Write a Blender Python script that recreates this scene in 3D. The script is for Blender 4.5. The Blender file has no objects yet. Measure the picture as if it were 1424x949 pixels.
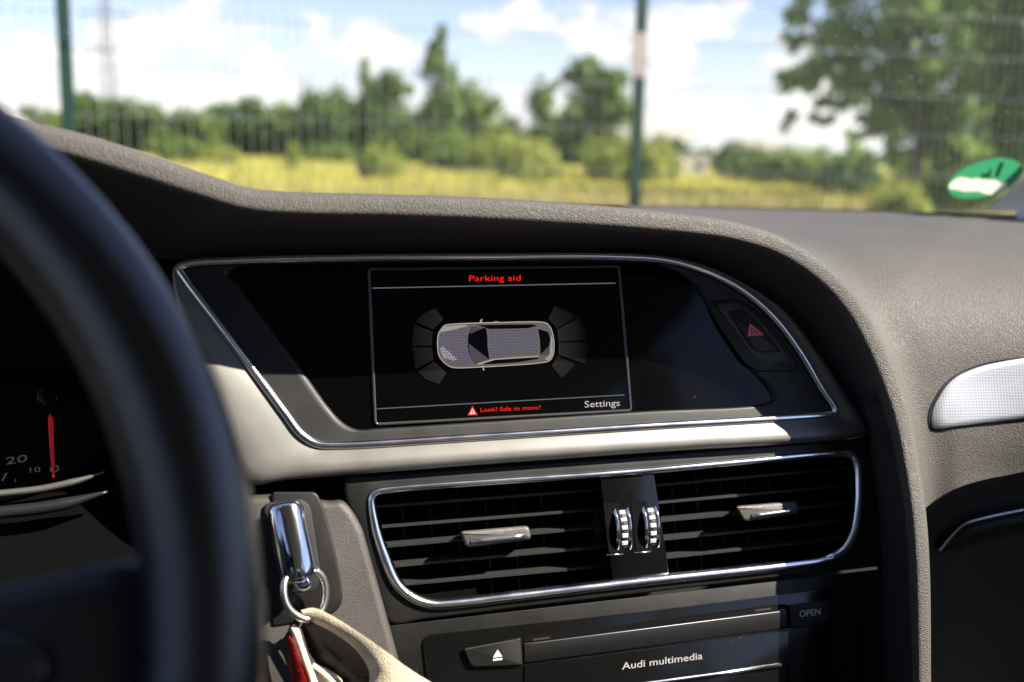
import bpy, bmesh, math, random
import numpy as np
from mathutils import Vector, Matrix
from mathutils.bvhtree import BVHTree

# ------------------------------------------------------------------ camera, sky, sun, exposure
S = bpy.context.scene
COL = S.collection
H = 1.15                                             # camera height above the ground
FPX, CX, CY = 1500.0, 712.0, 474.5
YAW, PITCH, ROLL = math.radians(16.7486), math.atan(269/1500), 0.02
fw = np.array([math.sin(YAW)*math.cos(PITCH), math.cos(YAW)*math.cos(PITCH), -math.sin(PITCH)])
rt = np.array([math.cos(YAW), -math.sin(YAW), 0.0])
up = np.cross(rt, fw)
rt, up = rt*math.cos(ROLL)+up*math.sin(ROLL), up*math.cos(ROLL)-rt*math.sin(ROLL)
CAM = np.array([0, 0, H])

cd = bpy.data.cameras.new('camera')
cam = bpy.data.objects.new('camera', cd); COL.objects.link(cam)
cam.matrix_world = Matrix(((rt[0], up[0], -fw[0], 0), (rt[1], up[1], -fw[1], 0), (rt[2], up[2], -fw[2], H), (0, 0, 0, 1)))
cd.sensor_width = 36; cd.lens = FPX/1424*36
cd.clip_start = 0.02; cd.clip_end = 3000
cd.dof.use_dof = True; cd.dof.focus_distance = 0.655; cd.dof.aperture_fstop = 4.8
S.camera = cam

SUN = Vector((1.15, -0.65, 1.20)).normalized()       # towards the sun: from the right, a little behind, high
ELEV = math.asin(SUN.z); AZ = math.atan2(SUN.x, SUN.y)
sl = bpy.data.lights.new('sun', 'SUN'); sl.energy = 4.0; sl.angle = math.radians(0.5); sl.color = (1, 0.93, 0.82)
so = bpy.data.objects.new('sun', sl); COL.objects.link(so)
so.rotation_euler = SUN.to_track_quat('Z', 'Y').to_euler(); so.location = (3, -1, 6)

S.view_settings.view_transform = 'Standard'; S.view_settings.look = 'None'
S.view_settings.exposure = 2.1; S.view_settings.gamma = 1
S.cycles.use_denoising = True
S.cycles.max_bounces = 10; S.cycles.transparent_max_bounces = 16
S.cycles.sample_clamp_indirect = 6

def build_world():
    w = bpy.data.worlds.new('World'); S.world = w; w.use_nodes = True
    nt = w.node_tree; N = nt.nodes; L = nt.links; N.clear()
    out = N.new('ShaderNodeOutputWorld'); bg = N.new('ShaderNodeBackground')
    sky = N.new('ShaderNodeTexSky'); sky.sky_type = 'NISHITA'; sky.sun_disc = False
    sky.sun_elevation = ELEV; sky.sun_rotation = AZ; sky.air_density = 1.0; sky.dust_density = 0.15; sky.ozone_density = 2.6
    tc = N.new('ShaderNodeTexCoord')
    sep = N.new('ShaderNodeSeparateXYZ'); L.new(tc.outputs['Generated'], sep.inputs[0])
    # cumulus: noise on the direction, squashed vertically, denser towards the horizon all round
    mp = N.new('ShaderNodeMapping'); mp.inputs['Scale'].default_value = (1, 1, 2.1); mp.inputs['Location'].default_value = (3.13, 1.9, 0.35)
    L.new(tc.outputs['Generated'], mp.inputs[0])
    nz = N.new('ShaderNodeTexNoise'); nz.inputs['Scale'].default_value = 13; nz.inputs['Detail'].default_value = 6; nz.inputs['Roughness'].default_value = 0.56
    L.new(mp.outputs[0], nz.inputs['Vector'])
    band = N.new('ShaderNodeMapRange'); band.inputs[1].default_value = 0.0; band.inputs[2].default_value = 0.16
    band.inputs[3].default_value = 0.16; band.inputs[4].default_value = -0.02; L.new(sep.outputs[2], band.inputs[0])
    add = N.new('ShaderNodeMath'); add.operation = 'ADD'; L.new(nz.outputs[0], add.inputs[0]); L.new(band.outputs[0], add.inputs[1])
    rp = N.new('ShaderNodeValToRGB'); rp.color_ramp.elements[0].position = 0.545; rp.color_ramp.elements[1].position = 0.615
    L.new(add.outputs[0], rp.inputs[0])
    cmix = N.new('ShaderNodeMixRGB'); cmix.inputs[1].default_value = (4.3, 4.5, 4.9, 1); cmix.inputs[2].default_value = (6.6, 6.5, 6.3, 1)
    rp2 = N.new('ShaderNodeValToRGB'); rp2.color_ramp.elements[0].position = 0.56; rp2.color_ramp.elements[1].position = 0.70
    L.new(add.outputs[0], rp2.inputs[0]); L.new(rp2.outputs[0], cmix.inputs[0])
    m = N.new('ShaderNodeMixRGB'); tn = N.new('ShaderNodeMixRGB'); tn.blend_type = 'MULTIPLY'; tn.inputs[0].default_value = 1; tn.inputs[2].default_value = (1.02, .90, 1.02, 1); L.new(sky.outputs[0], tn.inputs[1]); L.new(rp.outputs[0], m.inputs[0]); L.new(tn.outputs[0], m.inputs[1]); L.new(cmix.outputs[0], m.inputs[2])
    L.new(m.outputs[0], bg.inputs[0]); bg.inputs[1].default_value = 0.05
    L.new(bg.outputs[0], out.inputs[0])
build_world()

# ------------------------------------------------------------------ measuring helpers
TAU = math.radians(16.954)
FC = np.array([.18091, .62044, -.11647+H])           # centre of the display face
fR = np.array([1., 0, 0]); fV = np.array([0, math.sin(TAU), math.cos(TAU)]); fN = np.cross(fR, fV)
def ray(x, y): return fw + rt*(x-CX)/FPX - up*(y-CY)/FPX
def onplane(x, y, p0, n):
    d = ray(x, y); return CAM + d*(((p0-CAM) @ n)/(d @ n))
def U(x, y, k=0.0): return onplane(x, y, FC+fN*k, fN)             # on the centre stack's face, k metres proud of it
def UF(x, y, F): d = ray(x, y); return CAM + d*F/d[1]             # at forward distance F
def UD(x, dist):                                                   # ground point at a bearing and distance
    d = ray(x, 200); d = d[:2]/np.linalg.norm(d[:2]); return np.array([d[0]*dist, d[1]*dist, 0.0])
def ztop(x, y, dist):
    d = ray(x, y); return H + d[2]/np.linalg.norm(d[:2])*dist

def crom(P, K, closed=False):
    P = [np.array(p, float) for p in P]; n = len(P); out = []
    segs = n if closed else n-1
    for i in range(segs):
        if closed: p0, p1, p2, p3 = P[i-1], P[i], P[(i+1) % n], P[(i+2) % n]
        else:
            p1, p2 = P[i], P[i+1]
            p0 = P[i-1] if i > 0 else 2*p1-p2
            p3 = P[i+2] if i+2 < n else 2*p2-p1
        t0 = 0.0; t1 = t0+max(np.linalg.norm(p1-p0), 1e-9)**.5; t2 = t1+max(np.linalg.norm(p2-p1), 1e-9)**.5; t3 = t2+max(np.linalg.norm(p3-p2), 1e-9)**.5
        for j in range(K):
            t = t1+(t2-t1)*j/K
            A1 = (t1-t)/(t1-t0)*p0+(t-t0)/(t1-t0)*p1; A2 = (t2-t)/(t2-t1)*p1+(t-t1)/(t2-t1)*p2; A3 = (t3-t)/(t3-t2)*p2+(t-t2)/(t3-t2)*p3
            B1 = (t2-t)/(t2-t0)*A1+(t-t0)/(t2-t0)*A2; B2 = (t3-t)/(t3-t1)*A2+(t-t1)/(t3-t1)*A3
            out.append((t2-t)/(t2-t1)*B1+(t-t1)/(t2-t1)*B2)
    if not closed: out.append(P[-1])
    return out

# ------------------------------------------------------------------ object helpers
def tag(o, label=None, cat=None, group=None, kind=None):
    if label: o['label'] = label
    if cat: o['category'] = cat
    if group: o['group'] = group
    if kind: o['kind'] = kind
    return o
def thing(name, loc, label, cat, group=None):
    o = bpy.data.objects.new(name, None); COL.objects.link(o); o.empty_display_size = 0.05
    o.location = Vector([float(v) for v in loc]); bpy.context.view_layer.update()
    return tag(o, label, cat, group)
def link(name, me, mat, parent=None, smooth=True):
    o = bpy.data.objects.new(name, me); COL.objects.link(o)
    if mat is not None and len(me.materials) == 0: me.materials.append(mat)
    if smooth and len(me.polygons): me.polygons.foreach_set('use_smooth', [True]*len(me.polygons))
    if parent is not None:
        o.parent = parent
        off = Vector((0, 0, 0)); p = parent
        while p: off += p.location; p = p.parent
        o.matrix_parent_inverse = Matrix.Translation(-off) if parent.type == 'EMPTY' else Matrix.Identity(4)
        if parent.type != 'EMPTY': o.matrix_parent_inverse = Matrix.Identity(4)
    return o
def mesh(name, verts, faces, mat, parent=None, smooth=True):
    me = bpy.data.meshes.new(name); me.from_pydata([tuple(float(c) for c in v) for v in verts], [], faces); me.update()
    return link(name, me, mat, parent, smooth)
def from_bm(name, bm, mat, parent=None, smooth=True, sharp=None):
    me = bpy.data.meshes.new(name); bm.to_mesh(me); bm.free()
    o = link(name, me, mat, parent, smooth)
    if sharp: me.set_sharp_from_angle(angle=math.radians(sharp))
    return o
def loft(name, loops, mat, parent=None, closed=True, cap_last=False, cap_first=False, sharp=None):
    n = len(loops[0]); V = [p for l in loops for p in l]; F = []
    for a in range(len(loops)-1):
        for i in range(n if closed else n-1):
            j = (i+1) % n
            F.append((a*n+i, a*n+j, (a+1)*n+j, (a+1)*n+i))
    if cap_last: F.append(tuple((len(loops)-1)*n+i for i in range(n)))
    if cap_first: F.append(tuple(reversed(range(n))))
    o = mesh(name, V, F, mat, parent)
    if sharp: o.data.set_sharp_from_angle(angle=math.radians(sharp))
    return o
def sweep(name, path, normal, prof, mat, parent=None, closed=False, scale=None, sharp=None):
    """path: 3D points, normal: fixed normal or list, prof: (side, normal) offsets of a closed section"""
    P = [np.array(p, float) for p in path]; n = len(P); rings = []
    for i in range(n):
        a = P[i-1] if (i > 0 or closed) else P[i]; b = P[(i+1) % n] if (i < n-1 or closed) else P[i]
        t = b-a; t /= np.linalg.norm(t)+1e-12
        nn = np.array(normal[i] if isinstance(normal, list) else normal, float); nn = nn-(nn @ t)*t; nn /= np.linalg.norm(nn)
        s = np.cross(t, nn); k = 1.0 if scale is None else scale[i]
        rings.append([P[i]+s*x*k+nn*y*k for x, y in prof])
    m = len(prof); V = [p for r in rings for p in r]; F = []
    for i in range(n if closed else n-1):
        j = (i+1) % n
        for q in range(m):
            w = (q+1) % m; F.append((i*m+q, i*m+w, j*m+w, j*m+q))
    if not closed: F.append(tuple(range(m-1, -1, -1))); F.append(tuple((n-1)*m+q for q in range(m)))
    o = mesh(name, V, F, mat, parent)
    bm = bmesh.new(); bm.from_mesh(o.data); bmesh.ops.recalc_face_normals(bm, faces=bm.faces); bm.to_mesh(o.data); bm.free()
    o.data.polygons.foreach_set('use_smooth', [True]*len(o.data.polygons))
    if sharp: o.data.set_sharp_from_angle(angle=math.radians(sharp))
    return o
def ell(a, b, m=12): return [(a*math.cos(2*math.pi*i/m), b*math.sin(2*math.pi*i/m)) for i in range(m)]
def prism(name, px, k0, k1, mat, parent=None, bevel=0.0006, seg=2, fn=U):
    """plate with outline px (photo pixels) between depths k0 (back) and k1 (front), bevelled front edge"""
    bm = bmesh.new()
    vb = [bm.verts.new(fn(x, y, k0)) for x, y in px]; vf = [bm.verts.new(fn(x, y, k1)) for x, y in px]
    n = len(px); ff = bm.faces.new(vf)
    for i in range(n):
        j = (i+1) % n; bm.faces.new((vb[i], vb[j], vf[j], vf[i]))
    bm.faces.new(list(reversed(vb)))
    bmesh.ops.recalc_face_normals(bm, faces=bm.faces)
    if bevel: bmesh.ops.bevel(bm, geom=[e for e in ff.edges], offset=bevel, segments=seg, affect='EDGES', profile=0.5)
    return from_bm(name, bm, mat, parent, True, 35)
def box(name, c, size, mat, parent=None, bevel=0.0, rot=None):
    bm = bmesh.new(); bmesh.ops.create_cube(bm, size=1.0)
    bmesh.ops.scale(bm, vec=Vector(size), verts=bm.verts)
    if bevel: bmesh.ops.bevel(bm, geom=bm.edges[:], offset=bevel, segments=2, affect='EDGES')
    if rot is not None: bmesh.ops.rotate(bm, cent=(0, 0, 0), matrix=rot, verts=bm.verts)
    bmesh.ops.translate(bm, vec=Vector([float(v) for v in c]), verts=bm.verts)
    return from_bm(name, bm, mat, parent, True, 30)
def rnd(px, r, k=5):
    """round the corners of a pixel polygon"""
    out = []; n = len(px)
    rr = r if isinstance(r, (list, tuple)) else [r]*n
    for i in range(n):
        p = np.array(px[i], float); a = np.array(px[i-1], float)-p; b = np.array(px[(i+1) % n], float)-p
        la, lb = np.linalg.norm(a), np.linalg.norm(b); q = min(rr[i], la*.48, lb*.48)
        s, e = p+a/la*q, p+b/lb*q
        for j in range(k+1):
            t = j/k; out.append((1-t)**2*s+2*t*(1-t)*p+t*t*e)
    return out
def text(name, s, pl, pr, hpx, k, mat, parent, fn=U, bold=0.0):
    """lettering from pixel pl (left end of baseline) to pr (right end of baseline), hpx tall capitals"""
    cu = bpy.data.curves.new(name, 'FONT'); cu.body = s; cu.size = 1; cu.offset = bold; cu.resolution_u = 3
    tmp = bpy.data.objects.new(name, cu); COL.objects.link(tmp)
    dg = bpy.context.evaluated_depsgraph_get(); me = bpy.data.meshes.new_from_object(tmp.evaluated_get(dg))
    bpy.data.objects.remove(tmp)
    A = np.array(fn(pl[0], pl[1], k)); B = np.array(fn(pr[0], pr[1], k)); T = np.array(fn(pl[0], pl[1]-hpx, k))
    xs = [v.co.x for v in me.vertices]; x0, x1 = min(xs), max(xs); cap = 0.72
    for v in me.vertices:
        q = A+(B-A)*(v.co.x-x0)/(x1-x0)+(T-A)*v.co.y/cap
        v.co = Vector(q)
    me.name = name
    return link(name, me, mat, parent, False)
def flat(name, px, k, mat, parent, fn=U):
    return mesh(name, [fn(x, y, k) for x, y in px], [tuple(range(len(px)))], mat, parent, False)

# ------------------------------------------------------------------ materials
MATS = {}
def mat(name, col, rough=0.5, metal=0.0, bump=None, var=None, emit=None, coat=0.0, spec=0.5, specks=0.0, rvar=0.0, sheen=0.0):
    m = bpy.data.materials.new(name); m.use_nodes = True; MATS[name] = m
    nt = m.node_tree; N = nt.nodes; L = nt.links; b = N['Principled BSDF']
    b.inputs['Base Color'].default_value = (*col, 1); b.inputs['Roughness'].default_value = rough; b.inputs['Metallic'].default_value = metal
    b.inputs['Specular IOR Level'].default_value = spec; b.inputs['Coat Weight'].default_value = coat
    if sheen: b.inputs['Sheen Weight'].default_value = sheen; b.inputs['Sheen Roughness'].default_value = 0.4
    tc = N.new('ShaderNodeTexCoord'); co = tc.outputs['Object']
    if var:
        sc, amt = var
        nz = N.new('ShaderNodeTexNoise'); nz.inputs['Scale'].default_value = sc; nz.inputs['Detail'].default_value = 5; L.new(co, nz.inputs['Vector'])
        mr = N.new('ShaderNodeMapRange'); mr.inputs[1].default_value = 0.3; mr.inputs[2].default_value = 0.7; mr.inputs[3].default_value = 1-amt; mr.inputs[4].default_value = 1+amt
        L.new(nz.outputs[0], mr.inputs[0])
        mx = N.new('ShaderNodeMixRGB'); mx.blend_type = 'MULTIPLY'; mx.inputs[0].default_value = 1; mx.inputs[1].default_value = (*col, 1)
        cb = N.new('ShaderNodeCombineXYZ')
        for i in range(3): L.new(mr.outputs[0], cb.inputs[i])
        L.new(cb.outputs[0], mx.inputs[2]); L.new(mx.outputs[0], b.inputs['Base Color'])
    if rvar:
        nz = N.new('ShaderNodeTexNoise'); nz.inputs['Scale'].default_value = 60; nz.inputs['Detail'].default_value = 6; L.new(co, nz.inputs['Vector'])
        mr = N.new('ShaderNodeMapRange'); mr.inputs[1].default_value = 0.3; mr.inputs[2].default_value = 0.7; mr.inputs[3].default_value = max(rough-rvar, .02); mr.inputs[4].default_value = rough+rvar
        L.new(nz.outputs[0], mr.inputs[0]); L.new(mr.outputs[0], b.inputs['Roughness'])
    if specks:     # settled dust: tiny pale specks
        vo = N.new('ShaderNodeTexVoronoi'); vo.inputs['Scale'].default_value = 170; L.new(co, vo.inputs['Vector'])
        lt = N.new('ShaderNodeMath'); lt.operation = 'LESS_THAN'; L.new(vo.outputs['Distance'], lt.inputs[0]); lt.inputs[1].default_value = 0.042
        sx = N.new('ShaderNodeSeparateColor'); L.new(vo.outputs['Color'], sx.inputs[0])
        g = N.new('ShaderNodeMath'); g.operation = 'GREATER_THAN'; L.new(sx.outputs[0], g.inputs[0]); g.inputs[1].default_value = 1-specks
        mu = N.new('ShaderNodeMath'); mu.operation = 'MULTIPLY'; L.new(lt.outputs[0], mu.inputs[0]); L.new(g.outputs[0], mu.inputs[1])
        mx2 = N.new('ShaderNodeMixRGB'); mx2.inputs[1].default_value = (*col, 1); mx2.inputs[2].default_value = (0.20, 0.19, 0.17, 1)
        src = b.inputs['Base Color'].links[0].from_socket if b.inputs['Base Color'].links else None
        if src: L.new(src, mx2.inputs[1])
        L.new(mu.outputs[0], mx2.inputs[0]); L.new(mx2.outputs[0], b.inputs['Base Color'])
    if bump:
        kind, sc, dist = bump
        if kind == 'grain':      # embossed leather grain
            vo = N.new('ShaderNodeTexVoronoi'); vo.inputs['Scale'].default_value = sc; vo.feature = 'DISTANCE_TO_EDGE'
            nz = N.new('ShaderNodeTexNoise'); nz.inputs['Scale'].default_value = sc*.5; nz.inputs['Detail'].default_value = 3
            ad = N.new('ShaderNodeMixRGB'); ad.blend_type = 'ADD'; ad.inputs[0].default_value = 0.0007*650/sc
            L.new(co, nz.inputs['Vector']); L.new(co, ad.inputs[1]); L.new(nz.outputs['Color'], ad.inputs[2]); L.new(ad.outputs[0], vo.inputs['Vector'])
            mr = N.new('ShaderNodeMapRange'); mr.inputs[1].default_value = 0; mr.inputs[2].default_value = 0.35; L.new(vo.outputs[0], mr.inputs[0]); h = mr.outputs[0]
        elif kind == 'noise':
            nz = N.new('ShaderNodeTexNoise'); nz.inputs['Scale'].default_value = sc; nz.inputs['Detail'].default_value = 4; L.new(co, nz.inputs['Vector']); h = nz.outputs[0]
        bp = N.new('ShaderNodeBump'); bp.inputs['Strength'].default_value = 1.0; bp.inputs['Distance'].default_value = dist
        L.new(h, bp.inputs['Height']); L.new(bp.outputs[0], b.inputs['Normal'])
    if emit:
        b.inputs['Emission Color'].default_value = (*emit[0], 1); b.inputs['Emission Strength'].default_value = emit[1]
    return m
M_DASH = mat('dash_soft_plastic', (.064, .058, .050), .60, bump=('grain', 740, .00019), var=(9, .10), spec=.35)
M_PAD = mat('dash_pad', (.066, .060, .052), .60, bump=('grain', 740, .00024), var=(9, .10), spec=.35)
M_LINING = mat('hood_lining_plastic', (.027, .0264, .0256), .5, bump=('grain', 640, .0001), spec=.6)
M_LEATHER = mat('knee_leather', (.036, .031, .026), .55, bump=('grain', 900, .00008), var=(35, .25))
M_MATTE = mat('matte_black_plastic', (.009, .0086, .0078), .48, bump=('noise', 2600, .00005), specks=.25, rvar=.06, spec=.34)
M_HOUSING = mat('housing_plastic', (.0075, .007, .0063), .46, bump=('noise', 2600, .00004), specks=.30, rvar=.06, spec=.34)
M_GLOSS = mat('gloss_black', (.0011, .0011, .0012), .07, spec=.15, specks=.06)
M_PIANO = mat('piano_black', (.0035, .0034, .0033), .15, specks=.30, rvar=.04, spec=.4)
M_TRIM = mat('satin_trim', (.140, .135, .124), .46, .6, var=(30, .025), rvar=.05, specks=.06)
M_CHROME = mat('chrome', (.82, .82, .84), .19, 1.0, rvar=.04)
M_CHROME2 = mat('bright_chrome', (.85, .86, .88), .06, 1.0)
M_SLAT = mat('slat_plastic', (.022, .021, .02), .42, bump=('noise', 2400, .00006), specks=.05)
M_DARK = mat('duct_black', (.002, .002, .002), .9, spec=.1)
M_VOID = mat('lower_dash_shade_black', (.002, .002, .002), .9, spec=.05)  # lower dash: near-black colour stands in for shade the sun would erase
M_VANE = mat('vane_plastic', (.006, .006, .006), .6, spec=.3)
M_TAB = mat('tab_plastic', (.07, .064, .056), .42, bump=('grain', 1500, .00008))
M_WHEEL = mat('wheel_leather', (.006, .0058, .0056), .24, bump=('grain', 900, .00006), spec=.6)
M_WHEELP = mat('wheel_plastic', (.013, .013, .014), .35)
M_SILVER = mat('wheel_silver', (.35, .35, .36), .35, .9)
M_RUBBER = mat('black_rubber', (.008, .008, .008), .6)
M_PILLAR = mat('pillar_fabric', (.78, .76, .72), .8, bump=('noise', 900, .0003), var=(20, .08))
M_LINER = mat('headliner', (.42, .40, .36), .9)
M_CARPET = mat('carpet', (.012, .012, .012), .95)
M_SEAT = mat('seat_leather', (.46, .41, .34), .6, bump=('grain', 500, .0003))  # unseen seats, beige picked to bounce warm fill light forward
M_DOORC = mat('door_card', (.34, .31, .27), .7)  # unseen door panels, also pale so they throw fill light back
M_PAINT = mat('car_paint', (.02, .025, .035), .25, .5, coat=1.0)
M_CREAM = mat('cream_strap', (.72, .62, .43), .65, bump=('noise', 900, .0004), var=(60, .15))
M_POUCH = mat('black_leather_strap', (.007, .006, .005), .45, bump=('grain', 900, .0001))
M_RED = mat('red_lacquer', (.33, .012, .010), .22, coat=.5, bump=('noise', 260, .0006))
M_FLAP = mat('flap_plastic', (.005, .0048, .0045), .35, specks=.15, spec=.4)
M_SLOTRED = mat('slot_red', (.012, .0015, .0015), .6)
EM = 0.40
def glow(name, c, s): return mat(name, (.002, .002, .002), .9, emit=(c, s), spec=.05)
G_RED = glow('display_red', (1, .012, .008), .30)
G_LINE = glow('display_line', (.50, .52, .62), .055)
G_WHITE = glow('display_white', (.95, .78, .72), .16)
G_TRI = glow('display_triangle_white', (.9, .88, .85), .22)
G_BODY = glow('display_car_body', (.33, .29, .265), .10)
G_HIGH = glow('display_car_highlight', (.62, .57, .52), .13)
G_EDGE = glow('display_car_edge', (.80, .74, .66), .12)
G_GREY = glow('display_car_glass', (.20, .18, .20), .09)
G_BLK = glow('display_black', (.03, .03, .035), .02)
G_DOT = glow('display_blue_dot', (.11, .13, .60), .11)
G_WEDGE = glow('display_sensor_grey', (.30, .27, .28), .007)
G_WEDGE2 = glow('display_sensor_grey_bright', (.30, .26, .29), .012)
for gm in (G_WEDGE, G_WEDGE2):      # the shown sensor bars fade away from the shown car
    nt = gm.node_tree; N = nt.nodes; g = N.new('ShaderNodeNewGeometry'); vm = N.new('ShaderNodeVectorMath'); vm.operation = 'DISTANCE'; vm.inputs[1].default_value = tuple(U(689, 480, .0009))
    mr = N.new('ShaderNodeMapRange'); mr.inputs[1].default_value = .036; mr.inputs[2].default_value = .058; st_ = N['Principled BSDF'].inputs['Emission Strength'].default_value
    mr.inputs[3].default_value = st_*2.0; mr.inputs[4].default_value = st_*.15
    nt.links.new(g.outputs['Position'], vm.inputs[0]); nt.links.new(vm.outputs['Value'], mr.inputs[0]); nt.links.new(mr.outputs[0], N['Principled BSDF'].inputs['Emission Strength'])
M_PRINT = mat('white_print', (.55, .54, .52), .5)
M_PRINTG = mat('grey_print', (.26, .25, .24), .5)
M_NEEDLE = mat('needle_red', (.45, .006, .012), .4, emit=((1, .01, .02), .03))
M_TRIRED = mat('hazard_red', (.55, .02, .03), .4, emit=((1, .02, .03), .03))

def insert_mat():
    m = mat('decor_insert', (.46, .47, .49), .36, .45)
    nt = m.node_tree; N = nt.nodes; L = nt.links; b = N['Principled BSDF']
    tc = [n for n in N if n.type == 'TEX_COORD'][0]
    vo = N.new('ShaderNodeTexVoronoi'); vo.inputs['Scale'].default_value = 520; vo.inputs['Randomness'].default_value = 0.0; vo.voronoi_dimensions = '2D'
    mp = N.new('ShaderNodeMapping'); mp.inputs['Rotation'].default_value = (math.radians(90), 0, 0); L.new(tc.outputs['Object'], mp.inputs[0]); L.new(mp.outputs[0], vo.inputs['Vector'])
    bp = N.new('ShaderNodeBump'); bp.inputs['Distance'].default_value = .0004; bp.inputs['Strength'].default_value = .35
    L.new(vo.outputs['Distance'], bp.inputs['Height']); L.new(bp.outputs[0], b.inputs['Normal'])
    return m
M_INSERT = insert_mat()
def glass_mat():
    m = bpy.data.materials.new('windscreen_glass'); m.use_nodes = True; nt = m.node_tree; N = nt.nodes; L = nt.links; N.clear()
    out = N.new('ShaderNodeOutputMaterial'); mx = N.new('ShaderNodeMixShader'); tr = N.new('ShaderNodeBsdfTransparent'); gl = N.new('ShaderNodeBsdfGlossy')
    tr.inputs[0].default_value = (.95, .955, .955, 1); gl.inputs['Roughness'].default_value = .02
    fr = N.new('ShaderNodeFresnel'); fr.inputs[0].default_value = 1.42
    mu = N.new('ShaderNodeMath'); mu.operation = 'MULTIPLY'; mu.inputs[1].default_value = .36; L.new(fr.outputs[0], mu.inputs[0])
    L.new(mu.outputs[0], mx.inputs[0]); L.new(tr.outputs[0], mx.inputs[1]); L.new(gl.outputs[0], mx.inputs[2])
    # dust film: fine pale specks that scatter the sun
    tc = N.new('ShaderNodeTexCoord'); vo = N.new('ShaderNodeTexVoronoi'); vo.inputs['Scale'].default_value = 90; L.new(tc.outputs['Object'], vo.inputs['Vector'])
    lt = N.new('ShaderNodeMath'); lt.operation = 'LESS_THAN'; lt.inputs[1].default_value = .05; L.new(vo.outputs['Distance'], lt.inputs[0])
    m3 = N.new('ShaderNodeMath'); m3.operation = 'MULTIPLY'; m3.inputs[1].default_value = .35; L.new(lt.outputs[0], m3.inputs[0])
    ad = N.new('ShaderNodeMath'); ad.operation = 'ADD'; ad.inputs[1].default_value = .003; L.new(m3.outputs[0], ad.inputs[0])
    df = N.new('ShaderNodeBsdfTranslucent'); df.inputs[0].default_value = (.8, .8, .78, 1)
    mx2 = N.new('ShaderNodeMixShader'); L.new(ad.outputs[0], mx2.inputs[0]); L.new(mx.outputs[0], mx2.inputs[1]); L.new(df.outputs[0], mx2.inputs[2])
    L.new(mx2.outputs[0], out.inputs[0]); return m
M_GLASS = glass_mat()

# ================================================================== SETTING: ground
def ground():
    m = mat('meadow_ground', (.16, .17, .05), .95)
    nt = m.node_tree; N = nt.nodes; L = nt.links; b = N['Principled BSDF']; tc = [n for n in N if n.type == 'TEX_COORD'][0]
    nz = N.new('ShaderNodeTexNoise'); nz.inputs['Scale'].default_value = .12; nz.inputs['Detail'].default_value = 8; L.new(tc.outputs['Object'], nz.inputs['Vector'])
    rp = N.new('ShaderNodeValToRGB'); e = rp.color_ramp.elements
    e[0].position = .35; e[0].color = (.19, .22, .06, 1); e[1].position = .65; e[1].color = (.40, .37, .12, 1)
    L.new(nz.outputs[0], rp.inputs[0]); L.new(rp.outputs[0], b.inputs['Base Color'])
    g = mesh('ground', [(-1500, -600, 0), (1500, -600, 0), (1500, 2500, 0), (-1500, 2500, 0)], [(0, 1, 2, 3)], m, None, False)
    tag(g, kind='structure')
    ma = mat('asphalt', (.055, .054, .052), .9, bump=('noise', 120, .004), var=(3, .2))
    p = mesh('parking_asphalt', [(-40, -30, .004), (40, -30, .004), (40, 4.2, .004), (-40, 4.2, .004)], [(0, 1, 2, 3)], ma, None, False)
    tag(p, kind='structure')
ground()

# ================================================================== MEADOW
def leafmat(name, c1, c2, trans=.45):
    m = bpy.data.materials.new(name); m.use_nodes = True; nt = m.node_tree; N = nt.nodes; L = nt.links; N.clear()
    out = N.new('ShaderNodeOutputMaterial'); df = N.new('ShaderNodeBsdfPrincipled'); tr = N.new('ShaderNodeBsdfTranslucent'); mx = N.new('ShaderNodeMixShader')
    df.inputs['Roughness'].default_value = .55; df.inputs['Specular IOR Level'].default_value = .25
    geo = N.new('ShaderNodeNewGeometry'); oi = N.new('ShaderNodeObjectInfo')
    rp = N.new('ShaderNodeValToRGB'); rp.color_ramp.elements[0].color = (*c1, 1); rp.color_ramp.elements[1].color = (*c2, 1)
    ad = N.new('ShaderNodeMath'); ad.operation = 'MULTIPLY_ADD'; ad.inputs[1].default_value = .75
    sc = N.new('ShaderNodeMath'); sc.operation = 'MULTIPLY'; sc.inputs[1].default_value = .25; L.new(oi.outputs['Random'], sc.inputs[0])
    L.new(geo.outputs['Random Per Island'], ad.inputs[0]); L.new(sc.outputs[0], ad.inputs[2]); L.new(ad.outputs[0], rp.inputs[0])
    L.new(rp.outputs[0], df.inputs['Base Color']); L.new(rp.outputs[0], tr.inputs['Color'])
    mx.inputs[0].default_value = trans; L.new(df.outputs[0], mx.inputs[1]); L.new(tr.outputs[0], mx.inputs[2]); L.new(mx.outputs[0], out.inputs[0]); return m
L_DARK = leafmat('leaf_dark', (.072, .122, .028), (.155, .228, .055))
L_MID = leafmat('leaf_mid', (.098, .160, .030), (.195, .262, .056))
L_LIGHT = leafmat('leaf_light', (.17, .22, .032), (.32, .34, .065))
L_BIG = leafmat('leaf_big_tree', (.165, .265, .065), (.34, .44, .12), .5)
M_GRASSY = leafmat('grass_yellow', (.36, .35, .08), (.66, .58, .14), .45)
M_GRASSD = leafmat('grass_dry', (.28, .25, .10), (.46, .38, .17), .45)
M_BARK = mat('bark', (.09, .075, .06), .9, bump=('noise', 12, .03), var=(4, .3))
rg = np.random.default_rng(5)
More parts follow.
